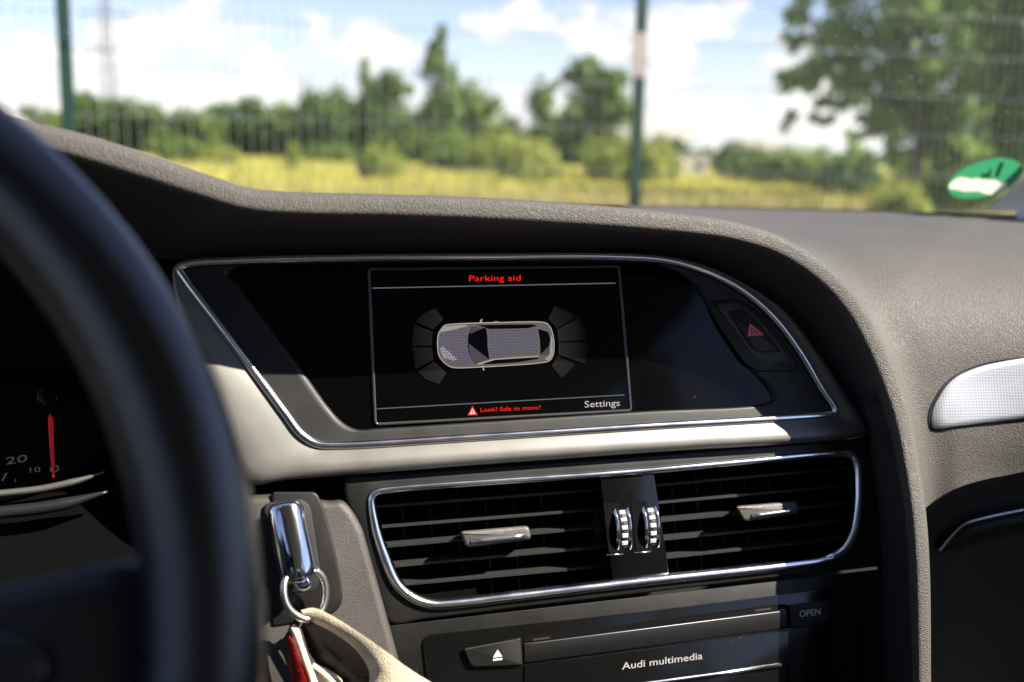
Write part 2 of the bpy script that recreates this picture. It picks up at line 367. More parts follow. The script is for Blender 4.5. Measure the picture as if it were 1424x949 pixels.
def blades(name, n, d0, d1, h0, h1, w, m, label, bias=1.0):
    t = rg.random(n)**bias; dist = d0+(d1-d0)*t; ang = YAW+np.radians(rg.uniform(-34, 34, n))
    x = np.sin(ang)*dist; y = np.cos(ang)*dist
    h = rg.uniform(h0, h1, n); a = rg.uniform(0, math.pi, n); ww = w*rg.uniform(.5, 1.4, n)*(.6+dist/50)
    dx, dy = np.cos(a)*ww, np.sin(a)*ww; lx, ly = rg.normal(0, .12, n)*h, rg.normal(0, .12, n)*h
    V = np.zeros((n, 5, 3))
    V[:, 0] = np.c_[x-dx*.4, y-dy*.4, 0*x]; V[:, 1] = np.c_[x+dx*.4, y+dy*.4, 0*x]
    V[:, 2] = np.c_[x+dx+lx*.6, y+dy+ly*.6, h*.65]; V[:, 3] = np.c_[x+lx, y+ly, h]; V[:, 4] = np.c_[x-dx+lx*.6, y-dy+ly*.6, h*.65]
    me = bpy.data.meshes.new(name); i = np.arange(n)*5
    me.vertices.add(n*5); me.vertices.foreach_set('co', V.ravel())
    me.loops.add(n*5); me.loops.foreach_set('vertex_index', np.arange(n*5)); me.polygons.add(n); me.polygons.foreach_set('loop_start', i); me.polygons.foreach_set('loop_total', [5]*n)
    me.update(); o = link(name, me, m, None, False); return tag(o, label, 'grass', kind='stuff')
blades('goldenrod_meadow', 42000, 20, 66, .25, .5, .03, M_GRASSY, 'yellow flowering meadow growing behind the wire fence', 1.3)
blades('dry_grass', 26000, 6.5, 24, .2, .5, .018, M_GRASSD, 'dry straw coloured grass just beyond the fence', 1.0)

# ================================================================== TREES
def crown_mesh(name, lobes, n, size, seed, m):
    r = np.random.default_rng(seed); L = np.array(lobes, float)       # cx,cy,cz,rx,ry,rz
    w = (L[:, 3]*L[:, 4]*L[:, 5])**.75; w /= w.sum(); idx = r.choice(len(L), n, p=w)
    d = r.normal(size=(n, 3)); d /= np.linalg.norm(d, axis=1)[:, None]
    # twig clumps: every leaf sits near a clump centre that lies towards the outside of its lobe
    nc = max(20, n//28); cd_ = r.normal(size=(nc, 3)); cd_ /= np.linalg.norm(cd_, axis=1)[:, None]; ci = r.choice(len(L), nc, p=w)
    cc = L[ci, :3]+cd_*L[ci, 3:]*(r.random(nc)[:, None]**.45); k = r.integers(0, nc, n)
    P = cc[k]+r.normal(size=(n, 3))*(L[ci[k], 3:].mean(1)*.17)[:, None]
    nn = P-L[ci[k], :3]; nn /= np.linalg.norm(nn, axis=1)[:, None]+1e-9; nn = nn*.8+np.array([0, 0, .45])+d*.65; nn /= np.linalg.norm(nn, axis=1)[:, None]+1e-9
    a = np.cross(nn, r.normal(size=(n, 3))); a /= np.linalg.norm(a, axis=1)[:, None]+1e-9; b = np.cross(nn, a)
    s = size*r.uniform(.55, 1.4, n)[:, None]
    V = np.stack([P-a*s, P-b*s*.55, P+a*s, P+b*s*.55], 1)
    me = bpy.data.meshes.new(name); me.vertices.add(n*4); me.vertices.foreach_set('co', V.ravel())
    me.loops.add(n*4); me.loops.foreach_set('vertex_index', np.arange(n*4)); me.polygons.add(n)
    me.polygons.foreach_set('loop_start', np.arange(n)*4); me.polygons.foreach_set('loop_total', [4]*n); me.update(); me.materials.append(m); return me
def trunk_mesh(name, h, r0, limbs, seed):
    rr = random.Random(seed); bm = bmesh.new()
    def tube(pts, rad):
        rings = []
        for i, p in enumerate(pts):
            rings.append([bm.verts.new((p[0]+rad[i]*math.cos(q*math.pi/3), p[1]+rad[i]*math.sin(q*math.pi/3), p[2])) for q in range(6)])
        for i in range(len(pts)-1):
            for q in range(6): bm.faces.new((rings[i][q], rings[i][(q+1) % 6], rings[i+1][(q+1) % 6], rings[i+1][q]))
    wob = [(rr.uniform(-.03, .03)*h*i/5, rr.uniform(-.03, .03)*h*i/5) for i in range(6)]
    tp = [(wob[i][0], wob[i][1], h*.92*i/5) for i in range(6)]
    tube(tp, [r0*(1-.16*i) for i in range(6)])
    for _ in range(limbs):
        i = rr.randint(1, 4); a = rr.uniform(0, 6.28); ln = h*rr.uniform(.16, .32); p = tp[i]
        tube([p, (p[0]+math.cos(a)*ln*.5, p[1]+math.sin(a)*ln*.5, p[2]+ln*.35), (p[0]+math.cos(a)*ln, p[1]+math.sin(a)*ln, p[2]+ln*.55)], [r0*.45, r0*.28, r0*.1])
    me = bpy.data.meshes.new(name); bm.to_mesh(me); bm.free(); me.materials.append(M_BARK); return me
def lobes_round(seed, n=13):
    r = random.Random(seed); out = [(0, 0, .50, .30, .30, .40), (0, 0, .22, .30, .30, .2)]
    for _ in range(n):
        a = r.uniform(0, 6.28); z = r.uniform(.10, .86); q = .30*math.sin(math.pi*(.25+.72*z))**.6
        out.append((math.cos(a)*q, math.sin(a)*q, z, r.uniform(.13, .19), r.uniform(.13, .19), r.uniform(.11, .16)))
    return out
def lobes_tall(seed, n=9):
    r = random.Random(seed); out = []
    for i in range(n):
        z = .06+.86*i/(n-1); q = .34*(1-.62*z); a = r.uniform(0, 6.28)
        out.append((math.cos(a)*q*.35, math.sin(a)*q*.35, z, q*r.uniform(.7, 1.1), q*r.uniform(.7, 1.1), .10)); 
    return out
def lobes_bush(seed, n=8):
    r = random.Random(seed); out = [(0, 0, .42, .40, .40, .36)]
    for _ in range(n):
        a = r.uniform(0, 6.28); q = r.uniform(.15, .42); out.append((math.cos(a)*q, math.sin(a)*q, r.uniform(.18, .8-q*.7), .2, .2, .19))
    return out
CROWNS = {}
for kind, fn, nl, sz in (('round', lobes_round, 5600, .036), ('tall', lobes_tall, 4200, .030), ('bush', lobes_bush, 4200, .038)):
    for tone, lm in (('d', L_DARK), ('m', L_MID), ('l', L_LIGHT)):
        for v in range(2):
            CROWNS[kind, tone, v] = crown_mesh('crown', fn(11*v+3), nl, sz, 7+v, lm)
TRUNKS = {'round': trunk_mesh('trunk', .8, .022, 6, 1), 'tall': trunk_mesh('trunk', .95, .016, 5, 2), 'bush': trunk_mesh('stem', .5, .018, 5, 3)}
def tree(px, ytop, half, dist, kind, tone, v, label, name, group, cat='tree'):
    dist *= .52 if group == GF else .62
    p = UD(px, dist); h = ztop(px, ytop, dist)*(1.0 if kind == 'tall' else 1.10)
    wpx = half/FPX*dist*1.2
    root = thing(name, p, label, cat, group)
    rx = {'round': .42, 'tall': .30, 'bush': .52}[kind]
    for nm, me in (('trunk' if kind != 'bush' else 'stem', TRUNKS[kind]), ('crown', CROWNS[kind, tone, v])):
        o = bpy.data.objects.new(nm, me); COL.objects.link(o); o.parent = root
        o.scale = (wpx/rx, wpx/rx, h) if nm == 'crown' else (h, h, h)
        o.rotation_euler = (0, 0, (px*1.7) % 6.28)
    return root
GF = 'trees in the far row behind the meadow'
far = [(62, 150, 26, 140, 'round', 'm', 0), (128, 131, 36, 150, 'round', 'd', 0), (186, 130, 40, 150, 'round', 'd', 1), (236, 148, 30, 145, 'round', 'm', 0), (282, 150, 30, 135, 'round', 'm', 1),
       (326, 138, 36, 140, 'round', 'd', 0), (372, 135, 36, 138, 'round', 'd', 1), (408, 146, 28, 132, 'round', 'm', 0)]
for a in far:
    tree(*a, 'leafy green tree in the even row between the green post and the pointed tree', 'leafy_tree', GF)
tree(446, 110, 42, 125, 'round', 'd', 1, 'dark green tree with pointed top at the end of the even tree row', 'leafy_tree', GF)
tree(482, 150, 26, 120, 'round', 'd', 0, 'low dark tree between the pointed tree and the birch with thin spire', 'leafy_tree', GF)
tree(508, 82, 17, 112, 'tall', 'm', 0, 'thin spindly birch top rising out of a broad green tree', 'birch_tree', GF)
tree(536, 106, 44, 110, 'round', 'd', 0, 'broad green tree just beside the thin birch spire', 'leafy_tree', GF)
tree(575, 160, 32, 100, 'round', 'm', 1, 'low green tree at the foot of the tallest poplar', 'leafy_tree', GF)
tree(612, 36, 34, 100, 'tall', 'd', 1, 'tallest slender dark poplar reaching up into the clouds', 'poplar_tree', GF)
tree(655, 104, 42, 104, 'round', 'm', 1, 'sunlit green tree leaning against the tall poplar', 'leafy_tree', GF)
tree(700, 165, 34, 108, 'round', 'm', 0, 'low green tree between the poplar and the large dark pair', 'leafy_tree', GF)
tree(757, 106, 36, 112, 'tall', 'm', 1, 'narrow green tree left beside the big dark rounded tree', 'leafy_tree', GF)
tree(826, 84, 54, 105, 'round', 'd', 0, 'big dark rounded tree standing beside the post with the plate', 'leafy_tree', GF)
tree(925, 185, 30, 130, 'round', 'd', 1, 'distant dark tree behind the pale shed', 'leafy_tree', GF)
tree(1000, 205, 44, 130, 'bush', 'd', 0, 'distant dark hedge clump to one side of the pale shed', 'hedge_shrub', GF, 'shrub')
GB = 'bushes in the meadow'
tree(250, 182, 32, 75, 'bush', 'm', 0, 'mid green bush before the even tree row, nearest the green post', 'leafy_bush', GB, 'bush')
tree(300, 196, 34, 72, 'bush', 'l', 1, 'pale green low bush before the even tree row', 'leafy_bush', GB, 'bush')
tree(408, 196, 12, 58, 'tall', 'l', 0, 'small thin pale sapling before the even tree row', 'sapling', GB, 'sapling')
tree(455, 192, 40, 85, 'bush', 'm', 1, 'dull green bush under the pointed tree', 'leafy_bush', GB, 'bush')
tree(530, 184, 27, 45, 'bush', 'l', 0, 'bright yellow green bush standing alone in the meadow', 'leafy_bush', GB, 'bush')
tree(625, 178, 48, 62, 'bush', 'm', 1, 'wide green bush under the tall poplar', 'leafy_bush', GB, 'bush')
tree(690, 172, 42, 58, 'bush', 'l', 0, 'pale green bush between the poplar bush and the round bush', 'leafy_bush', GB, 'bush')
tree(735, 182, 52, 44, 'bush', 'l', 1, 'rounded yellow green bush reaching down into the dry grass', 'leafy_bush', GB, 'bush')
tree(860, 168, 54, 46, 'bush', 'l', 0, 'large sunlit bush directly behind the post with the plate', 'leafy_bush', GB, 'bush')
tree(910, 190, 36, 50, 'bush', 'l', 1, 'sunlit bush between the plated post and the pale shed', 'leafy_bush', GB, 'bush')
tree(1035, 186, 48, 55, 'bush', 'd', 1, 'dark green bush on the far side of the pale shed', 'leafy_bush', GB, 'bush')
tree(1110, 190, 56, 50, 'bush', 'm', 0, 'mid green bush growing below the big overhanging tree', 'leafy_bush', GB, 'bush')
tree(1185, 205, 44, 40, 'bush', 'd', 1, 'dark low bush beside the big tree trunk', 'leafy_bush', GB, 'bush')
tree(1258, 232, 36, 24, 'bush', 'l', 0, 'small bright bush at the foot of the big tree trunk', 'leafy_bush', GB, 'bush')
tree(1400, 160, 60, 46, 'bush', 'm', 0, 'tall green bush between the big tree and the dark edge tree', 'leafy_bush', GB, 'bush')
tree(1320, 190, 52, 46, 'bush', 'l', 0, 'pale green bush just behind the big tree trunk', 'leafy_bush', GB, 'bush')
tree(1350, 185, 60, 30, 'bush', 'm', 1, 'green bush behind the round green windscreen sticker', 'leafy_bush', GB, 'bush')
def far_wood():
    r = np.random.default_rng(9); lob_ = []
    for px in np.arange(-80, 1560, 15):
        d = 92+r.uniform(-6, 6); p = UD(px, d); y = (168 if px < 460 else 186 if px < 900 else 206)+r.uniform(-7, 7); h = ztop(px, y, d)
        lob_.append((p[0], p[1], h*.48, 1.0, 1.0, h*.5))
    me = crown_mesh('far_wood', lob_, 20000, .26, 4, L_DARK)
    o = bpy.data.objects.new('far_wood', me); COL.objects.link(o); tag(o, 'low far off belt of woodland closing the meadow', 'woodland', kind='stuff')
far_wood()
def big_tree(px, dist, trunk_h, trunk_r, lobes, n, size, lm, seed, label):
    p = UD(px, dist); root = thing('spreading_tree', p, label, 'tree')
    t = bpy.data.objects.new('trunk', trunk_mesh('trunk', trunk_h, trunk_r, 12, seed)); COL.objects.link(t); t.parent = root
    c = bpy.data.objects.new('crown', crown_mesh('crown', lobes, n, size, seed, lm)); COL.objects.link(c); c.parent = root
def lob(px, py, dist, r, base):
    """crown lobe centred on a bearing, height and distance, relative to the trunk base"""
    q = UD(px, dist)-base; return (q[0], q[1], ztop(px, py, dist), r*1.05, r*1.15, r*.85)
b1 = UD(1278, 22)
L1 = [lob(x, y, d, r, b1) for x, y, d, r in [(1140, 35, 22, .55), (1118, 100, 21.5, .38), (1175, 120, 22, .5), (1200, 40, 22.5, .7), (1250, 20, 22, .9), (1235, 120, 23, .6), (1290, 80, 22, .9), (1330, 10, 22, 1.0), (1165, -60, 22, .9), (1250, -90, 22, 1.2), (1340, -70, 23, 1.2), (1325, 140, 23, .7), (1150, 165, 22, .28), (1210, 180, 23, .36), (1375, 60, 22, .8), (1110, 10, 22, .5), (1092, 40, 22, .36), (1092, 110, 22, .34), (1098, 165, 22.5, .28), (1128, 140, 22, .3), (1140, -20, 22, .6), (1160, 70, 22, .6), (1205, 90, 22.5, .7), (1270, 150, 22.5, .7), (1345, 190, 22, .6), (1330, 222, 22.5, .45), (1392, 228, 22, .5), (1288, 196, 22.5, .5), (1385, 205, 23, .6), (1240, 205, 23.5, .4), (1180, 200, 24, .3), (1310, 170, 22.5, .6), (1405, 170, 23, .7), (1300, 215, 23, .4), (1225, 150, 22, .45), (1100, 60, 22, .3), (1385, 130, 22, .7)]]
big_tree(1278, 22, 5.5, .10, L1, 19000, .095, L_BIG, 21, 'big overhanging tree with a grey trunk and sky showing through its crown')
b2 = UD(1450, 17)
L2 = [lob(x, y, d, r, b2) for x, y, d, r in [(1420, 60, 17, .7), (1410, 140, 17, .55), (1440, -10, 17, .8), (1500, 100, 17, 1.0), (1430, 200, 17, .5), (1395, 175, 17.5, .3), (1400, 0, 16.5, .35)]]
big_tree(1450, 17, 4.6, .10, L2, 9000, .08, L_MID, 33, 'dark leafy tree at the frame edge behind the windscreen sticker')

# ================================================================== FENCE, PLATE, PYLON, SHED
FY = 4.81
M_POST = mat('green_powder_coat', (.005, .030, .018), .45)
M_WIRE = mat('fence_wire', (.17, .20, .195), .5, .0)
def fence():
    xl = FY*math.tan(math.radians(-6.0))+.05; xs = [xl+2.5*i for i in (-1, 0, 1, 2)]
    root = thing('wire_fence', (xs[1], FY, 0), 'tall double wire mesh fence on green square posts', 'fence')
    for x in xs:
        p = box('post', (x, FY, 1.25), (.054, .042, 2.5), M_POST, root, .006)
        for z in (.35, .95, 1.55, 2.15):
            cl = box('clamp', (x, FY-.028, z), (.05, .014, .05), M_POST, None, .003); cl.parent = p
    for a in xs[:-1]:
        bm = bmesh.new()
        def bar(c, s):
            r = bmesh.ops.create_cube(bm, size=1); bmesh.ops.scale(bm, vec=Vector(s), verts=r['verts']); bmesh.ops.translate(bm, vec=Vector(c), verts=r['verts'])
        for i in range(50): bar((a+.025+.05*i, FY, 1.25), (.0030, .0030, 2.44))
        for j in range(13):
            z = .05+.2*j; bar((a+1.25, FY-.007, z), (2.48, .0024, .0024)); bar((a+1.25, FY+.007, z), (2.48, .0024, .0024))
        o = from_bm('mesh_panel', bm, M_WIRE, root, False); tag(o, kind='stuff')
    # plate fixed to the post beside the display's bearing
    xp = xs[2]
    za, zb = ztop(878, 108, FY/math.cos(math.radians(23))), ztop(878, 47, FY/math.cos(math.radians(23)))
    M_PLATE = mat('plate_back', (.26, .215, .205), .7, var=(12, .12))
    pr = thing('notice_plate', (xp-.03, FY-.05, za), 'small pale pinkish plate fixed on a green fence post', 'plate')
    box('plate', (xp-.028, FY-.054, (za+zb)/2), (.075, .004, zb-za), M_PLATE, pr, .001)
    for z in (za+.03, zb-.03): box('screw', (xp-.02, FY-.058, z), (.008, .006, .008), M_CHROME, pr, .001)
fence()
def pylon():
    d = 230; p = UD(156, d); root = thing('power_pylon', p, 'faint steel lattice power pylon far beyond the trees', 'pylon')
    m = mat('galvanised_steel', (.10, .115, .13), .6)
    hh = ztop(156, -60, d); bm = bmesh.new()
    def bar(a, b, t=.16):
        a, b = Vector(a), Vector(b); v = b-a; r = bmesh.ops.create_cube(bm, size=1)
        bmesh.ops.scale(bm, vec=(t, t, v.length), verts=r['verts']); bmesh.ops.rotate(bm, cent=(0, 0, 0), matrix=v.to_track_quat('Z', 'Y').to_matrix(), verts=r['verts']); bmesh.ops.translate(bm, vec=a+v/2+Vector(p), verts=r['verts'])
    def wid(z): return 1.1*(1-z/hh)+.3
    zs = [hh*i/12 for i in range(13)]
    for i in range(12):
        w0, w1 = wid(zs[i]), wid(zs[i+1]); c0 = [(-w0, -w0), (w0, -w0), (w0, w0), (-w0, w0)]; c1 = [(-w1, -w1), (w1, -w1), (w1, w1), (-w1, w1)]
        for q in range(4):
            w = (q+1) % 4
            bar((*c0[q], zs[i]), (*c1[q], zs[i+1]), .26); bar((*c0[q], zs[i]), (*c1[w], zs[i+1])); bar((*c1[q], zs[i+1]), (*c1[w], zs[i+1]))
    from_bm('lattice_mast', bm, m, root, False)
    for y, half in ((20, 30), (70, 22)):
        bm = bmesh.new(); z = ztop(156, y, d); w = half/FPX*d
        bar((-w, 0, z), (w, 0, z), .34); bar((-w, 0, z), (0, 0, z+1.6), .12); bar((w, 0, z), (0, 0, z+1.6), .12)
        for q in (-w, w): bar((q, 0, z), (q, 0, z-1.1), .1)
        from_bm('cross_arm', bm, m, root, False)
pylon()
def shed():
    d = 42; p = UD(956, d); m = mat('shed_render', (.62, .56, .48), .9, var=(1, .1)); mr = mat('shed_roof', (.36, .33, .31), .8)
    root = thing('low_shed', p, 'small low pale beige flat roofed shed among the bushes', 'shed')
    z0 = .0; z1 = ztop(956, 215, d); w = 26/FPX*d
    rot = Matrix.Rotation(-YAW, 3, 'Z')
    box('wall', (p[0], p[1], z1/2), (2*w, 1.6, z1), m, root, .03, rot)
    box('roof', (p[0], p[1], z1+.03), (2*w+.1, 1.7, .06), mr, root, .03, rot)
    f = np.array([-math.sin(YAW), -math.cos(YAW), 0]); s = np.array([math.cos(YAW), -math.sin(YAW), 0])
    for k in (-.5, .45):
        c = p+f*.81+s*w*k; wn = box('window', (c[0], c[1], z1*.6), (.3, .04, .22), M_GLOSS, root, .01, rot)
shed()

# ================================================================== DASHBOARD
# padded rim that frames the centre stack: photo pixel, depth proud of the face, visible width in pixels
RIM = [(-140, 138, .088, 34), (-40, 162, .084, 34), (30, 185, .081, 34), (105, 204, .079, 36), (197, 232, .077, 37), (281, 260, .076, 35), (345, 279, .075, 33), (420, 285, .074, 33), (500, 286.5, .073, 33), (620, 290, .073, 33), (741, 296, .071, 33),
       (881, 306, .067, 31), (960, 314, .063, 29), (1015, 322.5, .059, 28), (1078, 342, .053, 28), (1135, 378, .047, 30), (1177, 422, .042, 31), (1206, 471, .040, 32), (1231, 528, .040, 32),
       (1250, 585, .043, 31), (1262, 645, .048, 28), (1272, 710, .052, 27), (1278, 791, .054, 26), (1281, 949, .054, 23), (1281, 1120, .054, 23)]
BASE = [(-140, 345, -.03), (-40, 345, -.03), (30, 348, -.03), (105, 350, -.025), (197, 356, -.015), (265, 360, -.006), (345, 358, -.004), (420, 357, -.004), (500, 356.5, -.004), (620, 356, -.004), (741, 355, -.004),
        (862, 355, -.004), (932, 361, -.004), (980, 375, -.004), (1032, 401, -.004), (1083, 434, -.004), (1117, 469, -.004), (1145, 509, -.004), (1181, 567, -.004), (1203, 606, -.004), (1210, 650, -.003), (1219, 710, -.003), (1225, 791, -.003), (1229, 949, -.003), (1230, 1120, -.003)]
dash = thing('dashboard', (0.3, .75, H-.45), 'grey grained soft dashboard arching around the centre screen', 'dashboard')
def build_dash():
    R4 = crom(RIM, 8); K = [U(a[0], a[1], a[2]) for a in R4]
    dist = [np.linalg.norm(p-CAM) for p in K]
    rad = [a[3]/2/FPX*d for a, d in zip(R4, dist)]
    # flattened bead with a crisp lower inner edge
    prof = []
    for q in range(28):        # squared-off front with a crisp inner lower edge
        a = 2*math.pi*q/28; cx_, sy_ = math.cos(a), math.sin(a); e = .45 if (cx_ > 0 and sy_ > -.2) else 1.0
        prof.append((np.sign(cx_)*abs(cx_)**e, .92*np.sign(sy_)*abs(sy_)**(e if cx_ > 0 else .85)))
    rim = sweep('padded_rim', K, fN, prof, M_PAD, dash, scale=rad)
    # hood lining: from the bead's inner edge back to the face
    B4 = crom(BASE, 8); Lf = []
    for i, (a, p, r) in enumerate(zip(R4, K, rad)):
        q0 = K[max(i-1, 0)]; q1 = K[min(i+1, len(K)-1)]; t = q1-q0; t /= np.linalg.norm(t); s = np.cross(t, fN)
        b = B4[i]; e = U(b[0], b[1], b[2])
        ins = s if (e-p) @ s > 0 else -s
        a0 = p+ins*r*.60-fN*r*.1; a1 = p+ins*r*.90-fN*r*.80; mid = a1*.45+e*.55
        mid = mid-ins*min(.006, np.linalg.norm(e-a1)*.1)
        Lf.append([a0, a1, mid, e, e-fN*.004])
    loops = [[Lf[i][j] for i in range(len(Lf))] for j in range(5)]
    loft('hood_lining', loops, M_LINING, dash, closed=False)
    # top pad, left of the stack: rim back to the windscreen
    rp = [K[i] for i in range(0, 13*8+3, 6)]
    n = len(rp); rows = []
    for t in (0, .08, .3, .62, 1):
        row = []
        for i, p in enumerate(rp):
            f = i/(n-1); far_ = UF(-260+1260*f, 250+38*f, 1.135+.05*math.sin(math.pi*f))
            far_[2] = H-.061; q = p+np.array([0, .004, -.002]); v = q*(1-t)+far_*t
            v[2] = q[2]+(far_[2]-q[2])*min(1, t*1.9)**.7-(.004*f if t > .05 else 0)
            row.append(v)
        rows.append(row)
    loft('top_pad', rows, M_DASH, dash, closed=False)
    # passenger side: one continuous skin from the windscreen over the crest down to the glovebox lip
    def k0(i): a = RIM[i]; return U(a[0], a[1], a[2]-.009)
    G = [[UF(860, 286.5, 1.12), UF(1000, 288, 1.12), UF(1180, 293, 1.06), UF(1340, 300, .95), UF(1500, 309, .84)],
         [UF(905, 298, .85), UF(1040, 303, .88), UF(1200, 307, .86), UF(1345, 313, .82), UF(1510, 320, .76)],
         [k0(12), UF(1070, 322, .74), UF(1215, 327, .73), UF(1350, 332, .71), UF(1515, 338, .68)],
         [k0(14), UF(1135, 351, .672), UF(1240, 355, .668), UF(1360, 360, .655), UF(1520, 365, .63)],
         [k0(15), UF(1178, 391, .636), UF(1260, 397, .632), UF(1365, 400, .622), UF(1520, 402, .602)],
         [k0(16), UF(1212, 432, .615), UF(1275, 440, .611), UF(1370, 442, .603), UF(1520, 440, .585)],
         [k0(17), UF(1241, 480, .602), UF(1300, 486, .599), UF(1380, 485, .592), UF(1520, 478, .575)],
         [k0(18), UF(1263, 535, .593), UF(1315, 540, .591), UF(1390, 535, .585), UF(1520, 522, .568)],
         [k0(19), UF(1281, 590, .587), UF(1330, 590, .584), UF(1395, 583, .579), UF(1520, 565, .563)],
         [k0(20), UF(1289, 650, .582), UF(1335, 636, .580), UF(1400, 622, .575), UF(1520, 600, .560)],
         [k0(21), UF(1291, 706, .579), UF(1336, 677, .577), UF(1405, 660, .573), UF(1520, 638, .558)]]
    for r_ in G: r_.append(r_[4]+(r_[4]-r_[3])*3.8)
    cols = [crom([G[r][c] for r in range(len(G))], 8) for c in range(6)]
    rows = [crom([cols[c][r] for c in range(6)], 9) for r in range(len(cols[0]))]
    V = [p for r in rows for p in r]; w = len(rows[0]); F = [(r*w+i, r*w+i+1, (r+1)*w+i+1, (r+1)*w+i) for r in range(len(rows)-1) for i in range(w-1)]
    pas = mesh('passenger_pad', V, F, M_DASH, dash)
    bvh = BVHTree.FromPolygons([Vector(v) for v in V], F)
    def D(x, y, k=0.0):
        d = Vector(ray(x, y)).normalized(); h, nn, _, _ = bvh.ray_cast(Vector(CAM), d)
        if h is None: return UF(x, y, .565)
        if nn.dot(d) > 0: nn = -nn
        return np.array(h+nn*k)
    # textured silver insert in its groove
    ins = [(1294, 582), (1297, 566), (1304, 553), (1313, 539), (1328, 525), (1347, 515.5), (1370, 508), (1400, 502), (1440, 496), (1500, 489), (1516, 487), (1516, 566), (1500, 570), (1440, 580), (1380, 587), (1330, 593), (1304, 596.5), (1297, 595)]
    o = crom(ins, 3, True); c = np.mean(np.array(o), 0)
    def sc(k): return [p+(p-c)/np.linalg.norm(p-c)*k for p in o]
    groove = loft('insert_groove', [[D(*p, .0004) for p in sc(4)], [D(*p, .0009) for p in sc(1.2)], [D(*p, -.001) for p in sc(-2)]], M_MATTE, dash)
    inner = [np.array(p) for p in sc(0)]
    rings = [[D(*p, -.0006) for p in inner], [D(*p, .0012) for p in inner], [D(*(p+(c-p)*.012), .0017) for p in inner]]
    for s in (.2, .45, .7, .93): rings.append([D(*(p+(c-p)*s), .0019) for p in inner])
    loft('decor_insert', rings, M_INSERT, dash, cap_last=True)
    # glovebox: undercut below the lip
    lip = [RIM[21][:2], (1291, 706), (1310, 690), (1336, 677), (1370, 667), (1405, 660), (1460, 649), (1520, 638), (1640, 616), (1760, 594), (1950, 560), (2150, 525)]
    def lp(F, dy, dx=0): return [UF(x+dx, y+dy, F-.02*(x-1272)/250) for x, y in lip]
    rows = [[D(x, y, -.001) for x, y in lip], lp(.600, 1.5), lp(.622, 5), lp(.634, 16), lp(.638, 40), lp(.642, 70), lp(.650, 120), lp(.67, 190), lp(.72, 290), lp(.82, 420)]
    rows = [crom(r, 4) for r in rows]
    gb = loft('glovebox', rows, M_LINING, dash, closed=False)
    def GBp(x, y, k=0):
        return UF(x, y, .640-.02*(x-1272)/250-k)
    hl = crom([(1306, 767), (1322, 747), (1338, 731), (1348, 726), (1380, 718), (1430, 708), (1500, 696)], 4)
    hh = loft('glovebox_handle', [[GBp(x, y, .0) for x, y in hl], [GBp(x, y, .006) for x, y in hl], [GBp(x+3, min(y+30, 769-(x-1306)*.14), .005) for x, y in hl], [GBp(x+3, min(y+32, 771-(x-1306)*.14), -.004) for x, y in hl]], M_MATTE, None, closed=False)
    hh.parent = gb
    st = sweep('handle_edge', [GBp(x, y, .006) for x, y in hl], -fw, ell(.0011, .0009, 8), M_CHROME, None); st.parent = gb
    # knee panel beside the stack and lower dash
    kp = rnd([(330, 690), (400, 686), (458, 697), (476, 694), (490, 708), (505, 735), (521, 793), (540, 862), (557, 925), (580, 1010), (590, 1120), (330, 1120)], 10, 4)
    prism('knee_panel', kp, -.02, .004, M_LEATHER, dash, .005, 4)
    ip = rnd([(378, 684), (440, 684), (449, 703), (463, 752), (474, 806), (477, 836), (468, 851), (440, 862), (378, 872)], [6, 8, 14, 20, 30, 14, 12, 12, 6], 5)
    prism('ignition_panel', ip, -.004, .0055, M_HOUSING, dash, .0012, 3)
    isl = rnd([(368, 700), (420, 694), (432, 704), (446, 800), (438, 822), (400, 826), (368, 820)], 8, 4)
    prism('ignition_slot', isl, .004, .0062, M_RUBBER, dash, .0004, 2)
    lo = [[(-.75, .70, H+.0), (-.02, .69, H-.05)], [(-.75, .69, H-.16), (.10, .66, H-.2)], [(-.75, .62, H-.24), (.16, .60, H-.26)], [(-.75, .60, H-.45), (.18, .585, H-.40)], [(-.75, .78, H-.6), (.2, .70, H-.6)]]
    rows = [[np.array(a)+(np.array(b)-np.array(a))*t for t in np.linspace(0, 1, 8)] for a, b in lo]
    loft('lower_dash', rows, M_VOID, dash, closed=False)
    # pad over the driver's binnacle
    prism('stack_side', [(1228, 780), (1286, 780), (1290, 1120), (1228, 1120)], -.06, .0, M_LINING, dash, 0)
    return bvh
DB = build_dash()

# ================================================================== DISPLAY UNIT
CH = [(248, 374), (260, 367.5), (330, 362.5), (500, 358.5), (680, 357), (860, 357.5), (930, 363), (985, 379), (1032, 404), (1075, 441), (1113, 491), (1142, 540), (1160, 567), (1160, 575.5), (1144, 578), (900, 593), (650, 609), (470, 619.5), (440, 617.5), (418, 604), (395, 574), (350, 513), (298, 444), (256, 388)]
TO = [(242, 371), (257, 363), (328, 357.5), (500, 353.5), (680, 352), (862, 352), (934, 357.5), (990, 372), (1042, 397), (1092, 430), (1147, 501), (1187, 561), (1205, 592), (1209, 602), (1192, 608.5), (900, 630), (650, 648), (470, 662), (400, 667.5), (340, 672), (302, 612), (284, 548), (262, 482), (240, 395)]
PN = [(318, 381), (327, 372), (380, 368.5), (510, 366.5), (680, 365), (850, 365.5), (915, 368.5), (948, 384), (968, 402), (984, 430), (1010, 471), (1040, 512), (1063, 537), (1072, 555), (1058, 562), (900, 571.5), (690, 585), (528, 595.5), (498, 597), (479, 589), (458, 567), (420, 514), (375, 454), (331, 396)]
disp = thing('display_unit', FC-fV*.06, 'parking aid display in a black panel ringed by chrome and satin trim', 'car display')
